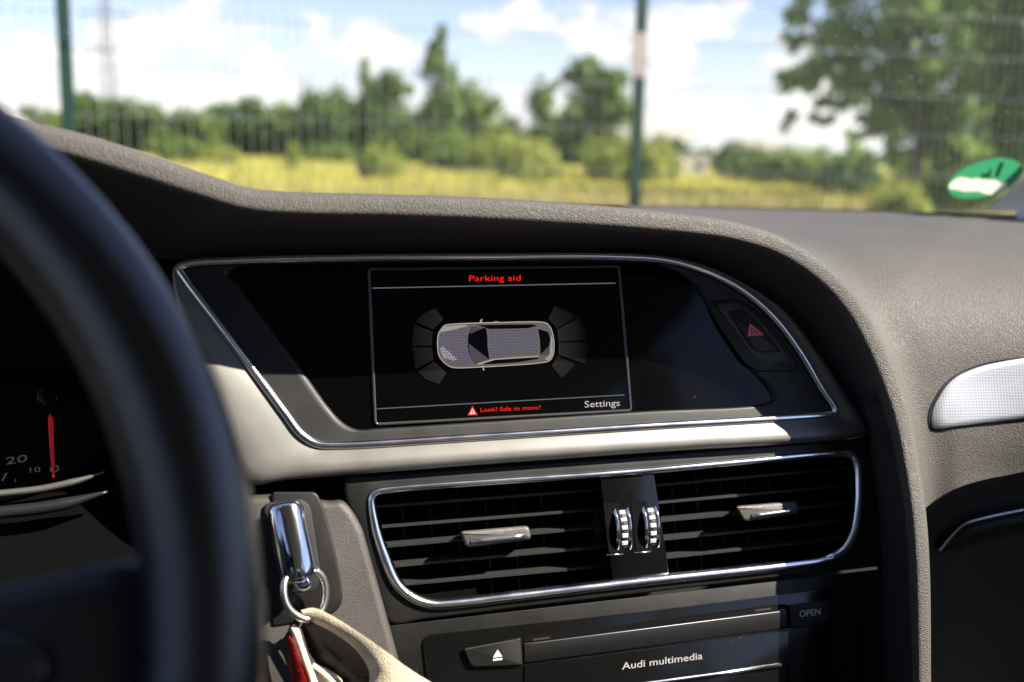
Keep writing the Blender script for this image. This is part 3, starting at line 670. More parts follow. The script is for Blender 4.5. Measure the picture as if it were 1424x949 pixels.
def build_display():
    K = 10
    ch, to, pn = crom(CH, K, True), crom(TO, K, True), crom(PN, K, True)
    def mix(a, b, t): return [p+(q-p)*t for p, q in zip(a, b)]
    lp = lambda P, k: [U(p[0], p[1], k) for p in P]
    loft('satin_trim', [lp(ch, .0035), lp(mix(ch, to, .18), .0052), lp(mix(ch, to, .5), .0075), lp(mix(ch, to, .76), .0085), lp(mix(ch, to, .90), .0078), lp(mix(ch, to, .99), .0045), lp(mix(ch, to, 1.0), -.006), lp(mix(ch, to, .9), -.010)], M_TRIM, disp)
    sweep('chrome_strip', lp(ch, .0042), fN, [(-.0025, -.001), (-.0023, .0010), (-.0014, .0021), (0, .0026), (.0014, .0021), (.0023, .0010), (.0025, -.001)], M_CHROME, disp, closed=True)
    loft('panel_surround', [lp(ch, .0030), lp(mix(ch, pn, .2), .0028), lp(mix(ch, pn, .80), .0022), lp(mix(ch, pn, .9), .0020), lp(mix(ch, pn, .97), .0012), lp(pn, -.0004), lp(mix(ch, pn, 1.02), -.003)], M_MATTE, disp)
    inn = mix(ch, pn, 1.0)
    prism('glass_panel', inn, -.006, 0.0, M_GLOSS, disp, 0)
    # the screen itself and what it shows
    scr = prism('screen', [(516, 378), (858.5, 374), (874, 569), (525, 588)], -.002, .0004, M_GLOSS, disp, 0)
    fr = [(513, 374.5), (861, 371), (877, 571), (522, 590.5)]
    P = rnd(fr, 5, 4)
    f = sweep('screen_frame', lp(P, .0005), fN, [(-.0011, -.001), (-.0008, .0007), (0, .0010), (.0008, .0006), (.0011, -.001)], M_MATTE2, None, closed=True); f.parent = scr
    k = .0009
    def sub(o): o.parent = scr; o.matrix_parent_inverse = Matrix.Identity(4); return o
    sub(text('title_lettering', 'Parking aid', (652.5, 391.5), (724, 390.5), 8.6, k, G_RED, None, bold=-.006))
    def line(nm, a, b, w): 
        sub(flat(nm, [(a[0], a[1]-w), (b[0], b[1]-w), (b[0], b[1]+w), (a[0], a[1]+w)], k, G_LINE, None))
    line('divider_line', (518, 401), (856, 394), .75); line('divider_line', (524, 568.8), (868.5, 549.5), .75)
    sub(text('settings_lettering', 'Settings', (813, 567), (862, 564.6), 9.3, k, G_WHITE, None, bold=0.0))
    sub(text('warning_lettering', 'Look! Safe to move?', (668.5, 573.3), (751.5, 569.6), 6.4, k, G_RED, None, bold=-.008))
    sub(flat('warning_triangle', [(650, 578), (657, 564.5), (664.2, 577.3)], k, G_RED, None))
    sub(flat('warning_triangle_face', [(653, 576.3), (657, 568.2), (661.4, 575.9)], k+.0002, G_TRI, None))
    sub(flat('exclamation_mark', [(656.5, 570.5), (657.6, 570.5), (657.4, 575.3), (656.7, 575.3)], k+.0004, G_BLK, None))
    Z = lambda P: [(580+x/6.473, 420+y/6.473) for x, y in P]
    body = crom(Z([(190, 300), (205, 265), (250, 212), (310, 202), (500, 192), (800, 185), (1100, 181), (1165, 194), (1205, 240), (1228, 330), (1234, 400), (1224, 480), (1190, 530), (1100, 550), (800, 574), (500, 590), (350, 594), (290, 580), (230, 532), (197, 480), (185, 390)]), 3, True)
    sub(flat('car_body', body, k, G_BODY, None))
    e = sweep('car_outline', [U(*p, k+.0002) for p in body], fN, ell(.0003, .0002, 6), G_EDGE, None, closed=True); sub(e)
    def pg(nm, P, m, dk): sub(flat(nm, Z(P), k+dk, m, None))
    pg('car_headlight', [(207, 275), (240, 222), (420, 206), (462, 216), (330, 250)], G_HIGH, .0002)
    pg('car_headlight', [(205, 420), (230, 402), (300, 460), (362, 517), (330, 530), (240, 505)], G_HIGH, .0002)
    pg('car_windscreen', [(490, 225), (620, 236), (632, 300), (636, 400), (650, 515), (515, 556), (475, 490), (455, 400), (460, 300)], G_BLK, .0003)
    pg('car_windscreen_shade', [(462, 372), (645, 516), (515, 554), (478, 490)], G_GREY, .0005)
    pg('car_windscreen_shade', [(492, 228), (600, 236), (475, 288)], G_GREY, .0005)
    roof = [(636, 250), (1060, 240), (1090, 265), (1105, 400), (1098, 482), (1070, 492), (700, 512), (652, 517), (634, 400)]
    pg('car_side_window', [(530, 209), (1040, 203), (1088, 214), (1000, 238), (650, 246), (600, 226)], G_BLK, .0003)
    pg('car_side_window', [(560, 557), (700, 522), (1085, 502), (1108, 512), (900, 545), (620, 563)], G_BLK, .0003)
    pg('car_roof', roof, G_BODY, .0005)
    pg('car_rear_window', [(1090, 243), (1180, 272), (1200, 330), (1190, 395), (1110, 478), (1106, 350)], G_BLK, .0005)
    pg('car_rear_shade', [(1192, 392), (1186, 480), (1110, 482)], G_GREY, .0007)
    pg('car_roof_rail', [(540, 560), (690, 512), (1095, 484), (1098, 492), (700, 522), (560, 566)], G_EDGE, .0007)
    pg('car_mirror', [(560, 188), (576, 156), (590, 156), (578, 190)], G_EDGE, .0002); pg('car_mirror', [(582, 580), (592, 578), (608, 614), (596, 618)], G_EDGE, .0002)
    for q in (690, 885): pg('car_door_handle', [(q, 186), (q+4, 176), (q+40, 175), (q+44, 184)], G_HIGH, .0002)
    pg('car_rear_bumper', [(1150, 520), (1196, 470), (1206, 300), (1220, 330), (1222, 470), (1190, 526)], G_HIGH, .0007)
    # blue dot raster on bonnet and roof
    def inside(p, P):
        c = False; n = len(P)
        for i in range(n):
            a, b = P[i], P[i-1]
            if (a[1] > p[1]) != (b[1] > p[1]) and p[0] < (b[0]-a[0])*(p[1]-a[1])/(b[1]-a[1])+a[0]: c = not c
        return c
    bonnet = [(205, 290), (460, 225), (450, 330), (470, 480), (500, 560), (300, 570), (200, 430)]
    V, F = [], []
    for r in range(0, 14):
        for q in range(0, 34):
            x, y = 205+q*28.5+(r % 2)*14, 226+r*26-q*.8
            if inside((x, y), bonnet) or inside((x, y), [(650, 258), (1075, 250), (1092, 400), (1085, 474), (665, 505)]):
                px, py = 580+x/6.473, 420+y/6.473; b = len(V)
                V += [U(px+1.1*math.cos(a*math.pi/3), py+1.1*math.sin(a*math.pi/3), k+.0008) for a in range(6)]; F.append(tuple(range(b, b+6)))
    d = mesh('car_dot_raster', V, F, G_DOT, None, False); sub(d); tag(d, kind='stuff')
    W = lambda P: [(500+x/3.56, 360+y/3.56) for x, y in P]
    for P, m in (([(375, 245), (415, 300), (365, 350), (275, 312), (318, 272)], G_WEDGE), ([(268, 325), (362, 360), (357, 430), (260, 432)], G_WEDGE), ([(262, 440), (357, 440), (365, 500), (278, 548)], G_WEDGE),
                 ([(290, 560), (368, 508), (430, 565), (395, 620), (330, 600)], G_WEDGE), ([(965, 235), (1040, 265), (1078, 290), (975, 345), (935, 295)], G_WEDGE), ([(1090, 292), (1118, 345), (1128, 402), (985, 410), (978, 350)], G_WEDGE2),
                 ([(985, 415), (1130, 412), (1128, 465), (1115, 520), (985, 475)], G_WEDGE2), ([(980, 480), (1065, 522), (1035, 562), (1000, 590), (952, 530)], G_WEDGE)):
        sub(flat('sensor_wedge', W(P), k, m, None))
    # hazard switch
    hb = rnd([(984, 419), (1028, 415), (1060, 436), (1112, 506), (1108, 517), (1055, 518), (1036, 507), (1000, 455)], [4, 8, 20, 6, 4, 14, 14, 20], 5)
    prism('hazard_bezel', hb, .0015, .0034, M_MATTE, disp, .0012, 3)
    hw = rnd([(996, 424), (1026, 420), (1054, 440), (1103, 503), (1066, 504), (1048, 497), (1012, 446)], [4, 8, 20, 5, 12, 14, 14], 5)
    prism('hazard_well', hw, .003, .0040, M_LINING, disp, .0005, 2)
    bt = rnd([(1013, 433), (1034, 431), (1048, 442), (1087, 489), (1055, 491), (1043, 480)], [3, 6, 10, 3, 10, 10], 5)
    b = prism('hazard_button', bt, .0035, .0056, M_MATTE, disp, .0009, 3)
    tri = [(1042.8, 450), (1039.8, 468), (1062.5, 466)]; c = np.mean(np.array(tri), 0)
    def ring(nm, s0, s1, m, kk):
        a = [tuple(c+(np.array(p)-c)*s0) for p in tri]; i = [tuple(c+(np.array(p)-c)*s1) for p in tri]
        o = mesh(nm, [U(*p, kk) for p in a+i], [(0, 1, 4, 3), (1, 2, 5, 4), (2, 0, 3, 5)], m, None, False); o.parent = b
    ring('hazard_symbol', 1.0, .74, M_TRIRED, .0058); ring('hazard_symbol_line', .68, .5, M_HAZW, .0058); ring('hazard_symbol_line', .36, .16, M_HAZW, .0058)
M_MATTE2 = mat('frame_plastic', (.03, .031, .034), .25)
M_HAZW = mat('hazard_pale', (.55, .25, .27), .5)
build_display()

# ================================================================== CENTRE AIR VENT
VC = [(517, 691), (523, 684.5), (540, 681), (682, 670), (864, 657.5), (1043, 641.5), (1158, 631), (1180, 632), (1189, 641), (1193, 680), (1191, 715), (1185, 743), (1170, 766), (1146, 778), (1103, 785.5), (900, 808), (708, 830.5), (630, 839.5), (600, 840.5), (574, 832), (552, 813), (534, 773), (521, 730)]
VO = [(480, 690), (482, 664), (530, 660), (682, 649), (864, 636), (1043, 622), (1180, 611), (1208, 608), (1213, 630), (1219, 680), (1225, 715), (1228, 750), (1230, 785), (1210, 789), (1110, 800), (900, 824.5), (708, 847), (640, 855.5), (590, 861.5), (541, 867.5), (531, 840), (514, 785), (495, 725)]
vent = thing('air_vent', U(855, 820, -.01), 'double slatted air vent framed by one chrome ring below the screen', 'air vent')
def build_vent():
    vc, vo = crom(VC, 8, True), crom(VO, 8, True); lp = lambda P, k: [U(p[0], p[1], k) for p in P]
    c = np.mean(np.array(vc), 0); mixp = lambda a, b, t: [p+(q-p)*t for p, q in zip(a, b)]
    loft('housing', [lp(vc, .0010), lp(mixp(vc, vo, .85), .0010), lp(mixp(vc, vo, .96), .0006), lp(vo, -.001), lp(vo, -.008)], M_HOUSING, vent)
    sc = [1+.45*max(0, min(1, (p[1]-700)/80)) + .25*(p[0] > 1150) for p in vc]
    sweep('chrome_frame', lp(vc, .0008), fN, [(-.0022, -.001), (-.0021, .0008), (-.0013, .0020), (0, .0025), (.0013, .0020), (.0021, .0008), (.0022, -.001)], M_CHROME, vent, closed=True, scale=sc)
    inner = lambda s: [c+(p-c)*np.array([1-s/330, 1-s/85]) for p in vc]
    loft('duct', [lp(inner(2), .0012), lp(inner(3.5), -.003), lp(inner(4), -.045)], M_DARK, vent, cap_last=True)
    back = -fN*math.cos(math.radians(9))+fV*math.sin(math.radians(9)); nrm = np.cross(fR, back)
    nrm = nrm if nrm @ fV > 0 else -nrm
    def slat(a, b):
        A, B = U(*a, -.017), U(*b, -.017); d = .019; t = .0011
        pr = [(0, -t*.7), (.0008, -t), (d, -t*.4), (d, t*.4), (.0008, t), (0, t*.7)]
        V = [e+back*x+nrm*y for e in (A, B) for x, y in pr]; m = len(pr)
        F = [(q, (q+1) % m, m+(q+1) % m, m+q) for q in range(m)]+[tuple(range(m-1, -1, -1)), tuple(range(m, 2*m))]
        o = mesh('slat', V, F, M_SLAT, vent); o.data.set_sharp_from_angle(angle=.5)
    Ls = [((524, 705), (838, 681)), ((531, 733), (841, 708)), ((539, 760), (845, 733)), ((549, 787.5), (849, 760)), ((562, 813), (852, 787))]
    Rs = [((912, 675.5), (1184, 650.5)), ((915, 699.5), (1186, 675)), ((918, 725), (1186, 700)), ((921, 750.5), (1184, 725)), ((925, 776), (1177, 749))]
    for a, b in Ls+Rs: slat(a, b)
    for side, xs in (('l', np.linspace(560, 830, 8)), ('r', np.linspace(935, 1170, 8))):       # upright vanes deeper in the duct
        for x in xs:
            top, bot = U(x-3, 660-(x-700)*.07, -.032), U(x+9, 830-(x-700)*.09, -.032)
            V = [p+fR*s*.0007+(-fN)*q for p in (top, bot) for s, q in ((-1, 0), (1, 0), (1, .01), (-1, .01))]
            mesh('vane', V, [(0, 1, 5, 4), (1, 2, 6, 5), (2, 3, 7, 6), (3, 0, 4, 7), (0, 3, 2, 1), (4, 5, 6, 7)], M_VANE, vent, False)
    def tab(q, s0, s1):
        o = prism('slat_tab', rnd(q, 6, 4), -.022, .0010, M_TAB, vent, .0022, 4)
        st = sweep('tab_chrome', [U(*(np.array(s0)+(np.array(s1)-np.array(s0))*t), .0010) for t in np.linspace(0, 1, 6)], fN, ell(.0013, .0011, 10), M_CHROME, None); st.parent = o
    tab([(639, 739), (735, 731), (739, 750), (648, 762)], (655, 753.5), (730, 745.5)); tab([(1022, 704), (1107, 697), (1112, 714), (1034, 726)], (1045, 718), (1107, 709.5))
    dv = prism('divider_panel', [(834, 662), (909, 656), (931, 800), (852, 809)], -.03, .0006, M_PIANO, vent, .0008, 2)
    def wheel(x0, x1, xm, ym, yb):
        # thumbwheel: axis across the car, only its front arc stands out of the panel
        ctr = U(xm, ym, -.0165); r = .0215; hw = (x1-x0)/2/FPX*.69
        slotp = rnd([(xm-hw*FPX/.69-2, ym-34), (xm+hw*FPX/.69-2, ym-35), (xm+hw*FPX/.69+6, ym+34), (xm-hw*FPX/.69+6, ym+36)], 3, 3)
        prism('wheel_slot', slotp, -.002, .0009, M_DARK, vent, .0002, 1)
        a = np.linspace(-1.05, 1.05, 28)
        def disc(nm, u0, u1, rr, m, par=None):
            prof = [(u0, rr-.0012), (u0+.0004, rr), (u1-.0004, rr), (u1, rr-.0012)]; V = []; F = []
            ring = np.linspace(0, 2*math.pi, 48, endpoint=False)
            for t in ring: V += [ctr+fR*u+(fN*math.cos(t)+fV*math.sin(t))*q for u, q in prof]
            for i in range(48):
                j = (i+1) % 48
                for q in range(3): F.append((i*4+q, j*4+q, j*4+q+1, i*4+q+1))
            F.append(tuple(i*4 for i in range(48))); F.append(tuple(i*4+3 for i in reversed(range(48))))
            o = mesh(nm, V, F, m, vent if par is None else None)
            if par is not None: o.parent = par
            return o
        w = disc('thumbwheel', -hw*.60, hw*.60, r-.0007, M_RUBBER)
        disc('chrome_ring', -hw, -hw*.62, r, M_CHROME2, w); disc('chrome_ring', hw*.62, hw, r, M_CHROME2, w)
        for i, t in enumerate(np.linspace(.50, -.42, 5)):
            p = ctr+(fN*math.cos(t)+fV*math.sin(t))*(r-.0006); tv = -fN*math.sin(t)+fV*math.cos(t); nv = fN*math.cos(t)+fV*math.sin(t)
            hh = .0013; ww = hw*.40
            V = [p+fR*x*ww+tv*y*hh+nv*z for x, y, z in ((-1, -1, 0), (1, -1, 0), (1, 1, 0), (-1, 1, 0), (-.8, -.7, .0007), (.8, -.7, .0007), (.8, .7, .0007), (-.8, .7, .0007))]
            o = mesh('tooth', V, [(4, 5, 6, 7), (0, 1, 5, 4), (1, 2, 6, 5), (2, 3, 7, 6), (3, 0, 4, 7)], M_PRINT, None, False); o.parent = w
        t = -.72; p = ctr+(fN*math.cos(t)+fV*math.sin(t))*(r+.0001); tv = -fN*math.sin(t)+fV*math.cos(t)
        o = mesh('arrow_mark', [p-fR*.0013+tv*.0012, p+fR*.0013+tv*.0012, p-tv*.0014], [(0, 1, 2)], M_PRINTG, None, False); o.parent = w
        sweep('slot_edge', [U(xm-8, ym+38, .0008), U(xm+15, ym+36.5, .0008)], fN, ell(.0005, .0005, 6), M_CHROME, vent)
    wheel(853, 875, 851.5, 734, 0); wheel(892, 914, 890, 731, 0)
build_vent()

# ================================================================== DISC PLAYER
player = thing('disc_player', U(900, 1100, 0), 'glossy black disc player panel with OPEN button under the air vent', 'disc player')
def build_player():
    prism('fascia', [(542, 870.5), (1229.5, 791), (1231, 949), (1232, 1120), (600, 1120), (562, 949)], -.012, .0003, M_HOUSING, player, .0003, 2)
    g = rnd([(586, 884), (900, 850), (1206, 812), (1203, 949), (1200, 1118), (612, 1118)], [16, 3, 16, 3, 4, 4], 6)
    prism('gloss_panel', g, -.004, .0014, M_PIANO, player, .0005, 3)
    prism('disc_slot', [(729, 886), (1072, 841.5), (1092, 840), (1094, 847), (742, 892), (729, 893)], .0, .0017, M_DARK, player, .0002, 1)
    for a, b in (((741, 890), (765, 887)), ((1050, 849.5), (1072, 846.7))):
        flat('slot_lip', [(a[0], a[1]-1.5), (b[0], b[1]-1.5), (b[0], b[1]+1.5), (a[0], a[1]+1.5)], .0020, M_SLOTRED, player)
    prism('slot_flap', [(729, 894), (742, 893), (1094.5, 848.5), (1096.5, 874), (729, 923)], .0, .0027, M_FLAP, player, .0010, 3)
    prism('lower_door', [(729, 925.5), (1097, 876.5), (1100, 949), (1103, 1110), (729, 1110)], .0, .0024, M_PIANO, player, .0004, 2)
    text('maker_lettering', 'Audi multimedia', (865, 931.5), (977, 916.5), 10, .0026, M_PRINTG, player, bold=.008)
    st = [(820, 965), (900, 950.5), (1000, 937), (1086, 925)]
    sweep('chrome_strip', [U(x, y, .0028) for x, y in st], fN, [(-.0013, 0), (-.001, .0012), (.001, .0012), (.0013, 0)], M_CHROME, player)
    e = prism('eject_button', rnd([(644, 902), (724, 887.5), (726.5, 925.5), (655, 928.5)], [4, 2, 2, 8], 4), .0, .0042, M_MATTE, player, .0010, 3)
    def bit(nm, P): o = flat(nm, P, .0044, M_PRINT, None); o.parent = e
    bit('eject_symbol', [(685.5, 914.8), (692, 903.5), (698.5, 913.2)])
    bit('eject_symbol', [(685.6, 916.6), (698.6, 915.0), (698.7, 917.8), (685.8, 919.4)])
    o = prism('open_button', rnd([(1097, 841.5), (1156, 834.5), (1154, 866), (1101, 875.5)], [2, 3, 8, 4], 4), .0, .0042, M_MATTE, player, .0010, 3)
    t = text('open_lettering', 'OPEN', (1112, 858.5), (1141, 855), 9.5, .0044, M_PRINT, None); t.parent = o
build_player()

# ================================================================== INSTRUMENT CLUSTER
TC = math.radians(20); CC = UF(70, 620, .66); cV = np.array([0, math.sin(TC), math.cos(TC)]); cN = np.cross(fR, cV)
def UC(x, y, k=0.0): return onplane(x, y, CC+cN*k, cN)
clus = thing('instrument_cluster', UC(20, 720), 'dark speedometer with red needle and chrome ring behind the steering wheel', 'speedometer')
def build_cluster():
    prism('cluster_housing', [(-330, 330), (250, 352), (250, 760), (-330, 760)], -.03, -.012, M_LINING, clus, 0, fn=UC)
    gc = np.array([-62., 545.]); 
    def arc(rx, ry, a0, a1, n): return [gc+np.array([rx*math.cos(t), ry*math.sin(t)]) for t in np.linspace(a0, a1, n)]
    prism('dial_face', arc(236, 158, 0, 2*math.pi, 60)[:-1], -.010, 0, M_GLOSS, clus, 0, fn=UC)
    ring = crom([(-330, 640), (-200, 690), (-60, 692), (0, 687), (60, 680), (110, 668.5), (146, 656.5)], 8)
    sweep('chrome_ring', [UC(x, y, .008) for x, y in ring], cN, ell(.0022, .003, 10), M_TRIM, clus, scale=[1.0 if x < 100 else max(.25, 1-(x-100)/62) for x, y in ring])
    low = crom([(-330, 690), (-200, 715), (-60, 718), (0, 713), (80, 703), (150, 684)], 8)
    sweep('lower_bezel', [UC(x, y, .016) for x, y in low], cN, ell(.0036, .004, 10), M_WHEELP, clus, scale=[1.0 if x < 90 else max(.2, 1-(x-90)/75) for x, y in low])
    nd = prism('needle', [(66.5, 582), (69, 575.5), (74.5, 582), (75.5, 640), (75.8, 664), (72.5, 664), (69, 620)], .004, .006, M_NEEDLE, clus, .0003, 2, fn=UC)
    hub = [np.array([66, 552])+np.array([16*math.cos(t), 16*math.sin(t)]) for t in np.linspace(0, 6.28, 25)[:-1]]
    h = prism('needle_hub', hub, .004, .010, M_GLOSS, None, .0018, 3, fn=UC); h.parent = nd
    for s, a, b, hp in (('20', (8, 646.5), (38, 642), 10.5), ('10', (41.5, 657.5), (56, 656.5), 7.5), ('0', (69, 657.5), (82.5, 656.5), 10.5), ('40', (-34, 622), (-2, 618), 10)):
        text('numeral', s, a, b, hp, .0006, M_PRINTG, clus, fn=UC)
    for a, b, w in (((9, 658), (3, 669), 1.3), ((22, 666), (20.5, 671), .6), ((-4, 656), (-10, 664), .8)):
        flat('scale_mark', [(a[0]-w, a[1]), (a[0]+w, a[1]), (b[0]+w, b[1]), (b[0]-w, b[1])], .0006, M_PRINTG, clus, fn=UC)
build_cluster()

# ================================================================== STEERING WHEEL
def build_wheel():
    c = np.array([-.186, .304, H-.132]); t = math.radians(24.15); v = np.array([0, math.sin(t), math.cos(t)]); n = np.cross(fR, v)
    root = thing('steering_wheel', c-v*.2, 'black leather steering wheel rim with sheen along its outer edge', 'steering wheel')
    ring = [c+.1865*(math.cos(a)*fR+math.sin(a)*v) for a in np.linspace(0, 2*math.pi, 97)[:-1]]
    sweep('rim', ring, n, ell(.0172, .0165, 18), M_WHEEL, root, closed=True)
    def W(x, y, z): return c+fR*x+v*y+n*z
    # airbag cover
    hub = crom([(-.075, .035), (-.05, .06), (0, .066), (.05, .06), (.075, .035), (.078, -.02), (.06, -.075), (0, -.088), (-.06, -.075), (-.078, -.02)], 6, True)
    h = [[W(x*s, y*s, z) for x, y in hub] for s, z in ((1.0, -.045), (1.0, -.022), (.96, -.012), (.8, -.004), (.5, .002), (.15, .004))]
    loft('airbag_cover', h, M_WHEELP, root, cap_last=True)
    for sx in (-1, 1):
        sp = crom([(.065, .02), (.12, .012), (.176, .014), (.176, -.030), (.12, -.034), (.065, -.06)], 5, True)
        rows = [[W(sx*(x if s == 1 else .12+(x-.12)*s), -.01+(y+.01)*s, z) for x, y in sp] for s, z in ((1, -.032), (1, -.018), (.9, -.010), (.5, -.008))]
        s_ = loft('spoke', rows, M_WHEELP, root, cap_last=True)
        b = [[W(sx*(.128+.018*math.cos(a)*k), -.012+.011*math.sin(a)*k, z) for a in np.linspace(0, 2*math.pi, 25)[:-1]] for k, z in ((1, -.012), (1, -.004), (.85, -.002))]
        o = loft('control_pad', b, M_WHEELP, None, cap_last=True); o.parent = s_
        tr = sweep('spoke_trim', [W(sx*x, y, -.009) for x, y in ((.07, -.058), (.115, -.037), (.17, -.032))], n, ell(.003, .003, 8), M_SILVER, None); tr.parent = s_
    sp = [[W(x*s, y, z) for x, y in ((-.03, -.07), (.03, -.07), (.026, -.175), (-.026, -.175))] for s, z in ((1, -.035), (1, -.016), (.8, -.012))]
    loft('spoke', sp, M_SILVER, root, cap_last=True)
    # stalk behind the wheel
    st = thing('wiper_stalk', W(.04, 0, -.07), 'blurred dark wiper stalk behind the steering wheel', 'stalk')
    P = crom([W(.02, -.02, -.085), W(.08, -.012, -.08), (W(.135, -.005, -.07)), W(.15, -.004, -.068)], 6)
    sweep('lever', P, n, ell(.008, .011, 12), M_WHEELP, st, scale=[.8+.4*i/(len(P)-1) for i in range(len(P))])
    col = thing('steering_column', c-v*.02-n*.08, 'black steering column cover behind the steering wheel', 'steering column')
    cs = [[W(x*s, y*s-.01, z) for x, y in crom([(-.05, .04), (.05, .04), (.06, -.04), (-.06, -.04)], 6, True)] for s, z in ((.9, -.05), (1, -.06), (1.15, -.3))]
    loft('column_cover', cs, M_LINING, col, cap_first=True)
build_wheel()

# ================================================================== KEY, RING, STRAP
def build_key():
    k = thing('car_key', U(402, 815, .02), 'chrome rimmed car key pushed into the ignition slot', 'car key')
    ax = [U(395, 700, .010), U(397, 712, .012), U(402, 740, .0145), U(408, 770, .0165), U(414, 796, .0170), U(417, 808, .0160)]
    P = crom(ax, 7); n = len(P)
    se = lambda a, b, e: [(a*np.sign(math.cos(t))*abs(math.cos(t))**e, b*np.sign(math.sin(t))*abs(math.sin(t))**e) for t in np.linspace(0, 2*math.pi, 33)[:-1]]
    sc = [math.sqrt(max(.12, 1-max(0, 1-i/6)**2))*math.sqrt(max(.10, 1-max(0, 1-(n-1-i)/6)**2)) for i in range(n)]
    sweep('key_body', P, fN, se(.0104, .0092, .95), M_KEY, k, scale=sc)
    b = crom([U(381, 716, .0125), U(388, 745, .0150), U(394, 772, .0170), (U(400, 796, .0175))], 6)
    sweep('key_grip', b, fN, se(.0042, .0060, .8), M_PIANO, k)
    lug = crom([U(411, 806, .017), U(420, 812, .020), U(430, 806, .021)], 5)
    sweep('key_eye', lug, fN, ell(.0048, .005, 12), M_CHROME2, k)
    r = thing('key_ring', U(426, 860, .02), 'oval steel key ring hanging from the car key', 'key ring')
    rp = crom([(403, 797), (396, 808), (394.5, 825), (399, 842), (409, 854), (424, 861), (441, 857), (450, 842), (453, 822), (448, 803), (438, 793)], 5)
    sweep('wire_loop', [U(x, y, .021+.004*math.sin(i*.12)) for i, (x, y) in enumerate(rp)], fN, ell(.0021, .0021, 10), M_TRIM2, r)
    box('ring_joint', U(425, 861, .0215), (.004, .004, .0035), M_CHROME2, r, .0012)
    s = thing('key_strap', U(500, 949, .02), 'frayed cream strap with black lining and red face on the key ring', 'key strap')
    def ribbon(nm, e1, e2, m, K=8, th=.0014):
        A, B = crom(e1, K), crom(e2, K); A = [U(*a) for a in A]; B = [U(*b) for b in B]
        mid = [a*.5+b*.5+fN*.002 for a, b in zip(A, B)]
        bk = [[p-fN*th for p in q] for q in (B, mid, A)]
        loft(nm, [A, mid, B]+bk+[A], m, s, closed=False)
    # upper cream web: from the ring down to the right
    ribbon('cream_web', [(419, 849, .022), (436, 846, .024), (462, 857, .028), (500, 881, .034), (535, 905, .040), (570, 931, .046), (620, 962, .052), (690, 1010, .06)],
           [(423, 858, .020), (436, 866, .021), (456, 876, .024), (486, 896, .028), (504, 915, .032), (514, 935, .036), (513, 958, .040), (505, 1010, .044)], M_CREAM)
    ribbon('black_lining', [(424, 862, .016), (440, 866, .017), (462, 878, .020), (490, 897, .024), (508, 918, .028), (518, 945, .032), (520, 1000, .036)],
           [(418, 872, .012), (424, 890, .012), (430, 908, .013), (440, 922, .014), (458, 934, .016), (476, 946, .018), (480, 1000, .020)], M_POUCH)
    ribbon('cream_edge', [(436, 922, .0165), (452, 929, .018), (470, 941, .02), (490, 962, .022)], [(432, 930, .0165), (444, 940, .018), (456, 952, .02), (470, 972, .022)], M_CREAM)
    ribbon('cream_edge', [(408, 868, .018), (414, 872, .019), (421, 893, .020), (430, 918, .021), (444, 955, .022), (455, 990, .023)],
           [(403, 876, .019), (407, 884, .020), (415, 904, .021), (422, 924, .022), (432, 955, .023), (440, 990, .024)], M_CREAM)
    ribbon('red_face', [(403, 884, .021), (408, 893, .021), (416, 915, .022), (424, 938, .023), (434, 972, .024)], [(400, 890, .017), (400, 902, .016), (402, 922, .016), (404, 944, .016), (406, 975, .016)], M_RED)
M_KEY = mat('key_chrome', (.62, .63, .66), .10, 1.0, specks=.05)
M_TRIM2 = mat('ring_steel', (.70, .66, .58), .28, 1.0)
build_key()

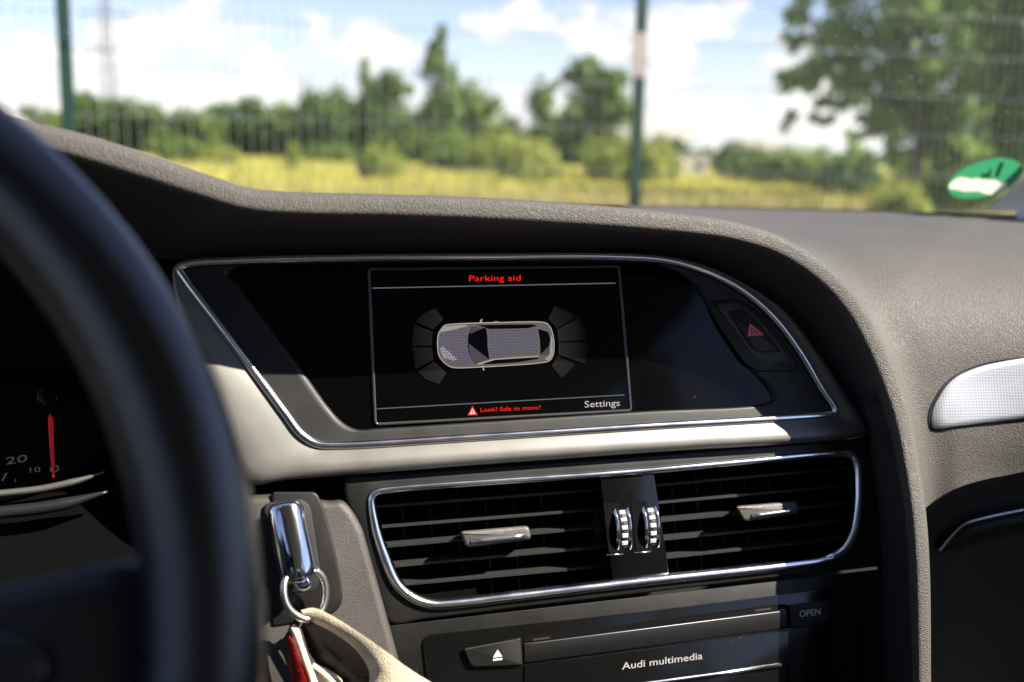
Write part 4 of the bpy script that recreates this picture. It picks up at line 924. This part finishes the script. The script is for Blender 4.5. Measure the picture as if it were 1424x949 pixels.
# ================================================================== WINDSCREEN, STICKER, BODY SHELL
def build_shell():
    cxm = .181
    ws = thing('windscreen', (cxm, 1.15, H-.066), 'dusty car windscreen with dark rim along its lower edge', 'windscreen')
    nU, nV = 24, 16; rows = []
    for j in range(nV+1):
        t = j/nV; row = []
        for i in range(nU+1):
            s = -1+2*i/nU
            bx, by, bz = cxm+.675*s, 1.165-.19*abs(s)**2.2, H-.066
            hx, hy, hz = cxm+.57*s, .245-.14*s*s, H+.39-.02*s*s
            b = math.sin(math.pi*t)*.045
            row.append(np.array([bx+(hx-bx)*t, by+(hy-by)*t+b*.5, bz+(hz-bz)*t+b]))
        rows.append(row)
    g = loft('glass', rows, M_GLASS, ws, closed=False)
    V = [p for r in rows for p in r]; w = nU+1
    bvh = BVHTree.FromPolygons([Vector(v) for v in V], [(r*w+i, r*w+i+1, (r+1)*w+i+1, (r+1)*w+i) for r in range(nV) for i in range(nU)])
    fr = [[p+np.array([0, -.004, -.001]) for p in rows[0]], [rows[0][i]*.80+rows[1][i]*.20+np.array([0, -.003, -.002]) for i in range(w)]]
    loft('dark_border', fr, M_RUBBER, ws, closed=False)
    # emission sticker
    def onws(x, y, k=0.0):
        d = Vector(ray(x, y)).normalized(); h, nn, _, _ = bvh.ray_cast(Vector(CAM), d)
        if h is None: h = Vector(UF(x, y, .9)); nn = Vector((0, -.45, -.9))
        if nn.dot(d) > 0: nn = -nn
        return np.array(h+nn*k)
    st = thing('emission_sticker', onws(1371, 276), 'round green sticker with pale label strip stuck on the windscreen', 'sticker')
    MG = leafmat('sticker_green', (.04, .26, .11), (.04, .26, .11), .6); MW = leafmat('sticker_label', (.85, .76, .62), (.85, .76, .62), .5); MD = mat('sticker_digit', (.02, .06, .05), .5); ME = mat('sticker_edge', (.35, .40, .38), .5)
    a = np.linspace(0, 2*math.pi, 49)[:-1]; ca, sa = math.cos(math.radians(-17)), math.sin(math.radians(-17))
    def ellp(rx, ry): return [(1369.5+rx*math.cos(t)*ca-ry*math.sin(t)*sa, 247+rx*math.cos(t)*sa+ry*math.sin(t)*ca) for t in a]
    loft('edge', [[onws(x, y, .0012) for x, y in ellp(54.8, 25.8)], [onws(x, y, .0012) for x, y in ellp(53.6, 24.6)]], ME, st)
    q = lambda P: [(1264+x/7.3, 190+y/7.3) for x, y in P]
    lab_t = [(400, 490), (450, 440), (510, 405), (590, 410), (640, 425), (690, 412), (760, 430), (880, 435), (940, 465), (995, 460)]
    lab_b = [(990, 500), (930, 545), (850, 585), (770, 570), (700, 545), (560, 548), (470, 525), (415, 525)]
    flat('label_strip', q(lab_t+lab_b), .0012, MW, st, fn=onws)
    E_ = ellp(54.5, 25.5); L0 = q([lab_t[0]])[0]
    i0 = min(range(48), key=lambda i: (E_[i][0]-L0[0])**2+(E_[i][1]-L0[1])**2)
    ring_ = [E_[(i0+j) % 48] for j in range(48)]
    # arc over the top to below the strip, then back along the strip's outline
    flat('disc', ring_+q(list(reversed(lab_b)))+q(list(reversed(lab_t))), .0010, MG, st, fn=onws)
    flat('digit', q([(925, 250), (965, 255), (905, 400), (865, 395)]), .0016, MD, st, fn=onws); flat('digit', q([(720, 375), (830, 355), (835, 395), (735, 405)]), .0016, MD, st, fn=onws); flat('digit', q([(810, 318), (832, 318), (838, 356), (815, 360)]), .0016, MD, st, fn=onws)
    # body shell: pillars cut short to pass the sun, roof, doors, floor, bonnet
    body = thing('car_interior_shell', (cxm, 0, .2), 'pale fabric covered windscreen pillar of the car body beside the dashboard', 'car body')
    for s in (1, -1):
        A = [np.array([cxm+s*(p[0]-cxm), p[1], p[2]]) for p in [rows[j][nU] for j in range(nV+1)] if p[1] > .78]
        lo = np.array([cxm+s*.66, .93, H-.085])
        A = [A[0]+np.array([-s*.012, .01, -.012])]+A
        out = [p+np.array([s*(.085), -.075, -.015]) for p in A]; mid = [p*.5+q*.5+np.array([-s*.012, -.02, .006]) for p, q in zip(A, out)]
        bk = [p+np.array([s*.05, .03, .03]) for p in out]
        loft('pillar', [A, mid, out, bk, [p+np.array([s*.01, .03, .02]) for p in A]], M_PILLAR, body, closed=False)
    hd = rows[nV]; roof = [[p+np.array([0, -.012, .004]) for p in hd]]  # unseen roof, front edge shaped to shade the steering wheel
    for y, z in ((-.20, .43), (-.7, .44), (-1.3, .37), (-1.8, .28)): roof.append([np.array([cxm+(p[0]-cxm)*1.06, y-.05*((p[0]-cxm)/.5)**2, H+z-.07*((p[0]-cxm)/.5)**4]) for p in hd])
    roof2 = [[p+np.array([0, 0, .03]) for p in r] for r in roof]
    loft('roof', roof, M_LINER, body, closed=False); loft('roof_skin', roof2, M_PAINT, body, closed=False)
    for s in (1, -1):
        x = cxm+s*.70
        box('door', (x+s*.03, -.1, H-.42), (.09, 1.9, .68), M_DOORC, body, .02)
        box('side_pillar', (cxm+s*.64, -.55, H+.10), (.05, .14, .48), M_PILLAR, body, .01)
    box('rear_bulkhead', (cxm, -1.75, H-.3), (1.5, .08, 1.0), M_CARPET, body, .02)
    box('floor', (cxm, -.35, .24), (1.5, 2.9, .06), M_CARPET, body, .01)
    box('firewall', (cxm, 1.02, H-.50), (1.46, .06, .74), M_CARPET, body, .01)
    for s in (1, -1):
        seat = thing('front_seat', (cxm+s*.36, -.35, .28), 'unseen pale beige front seat on the %s side behind the camera' % ('passenger' if s > 0 else 'driver'), 'seat')
        x = cxm+s*.36
        box('seat_cushion', (x, -.28, H-.60), (.50, .52, .16), M_SEAT, seat, .05)
        box('backrest', (x, -.62, H-.25), (.50, .14, .66), M_SEAT, seat, .06, Matrix.Rotation(math.radians(-14), 3, 'X'))
        box('headrest', (x, -.72, H+.12), (.27, .09, .17), M_SEAT, seat, .035, Matrix.Rotation(math.radians(-10), 3, 'X'))
        box('seat_base', (x, -.30, H-.76), (.42, .46, .18), M_CARPET, seat, .02)
    bn = []
    for y, z in ((1.22, -.16), (1.6, -.19), (2.0, -.25), (2.3, -.34), (2.42, -.5)): bn.append([np.array([cxm+.74*s, y-.06*s*s, H+z-.05*s**4]) for s in np.linspace(-1, 1, 17)])
    loft('bonnet', bn, M_PAINT, body, closed=False)
build_shell()
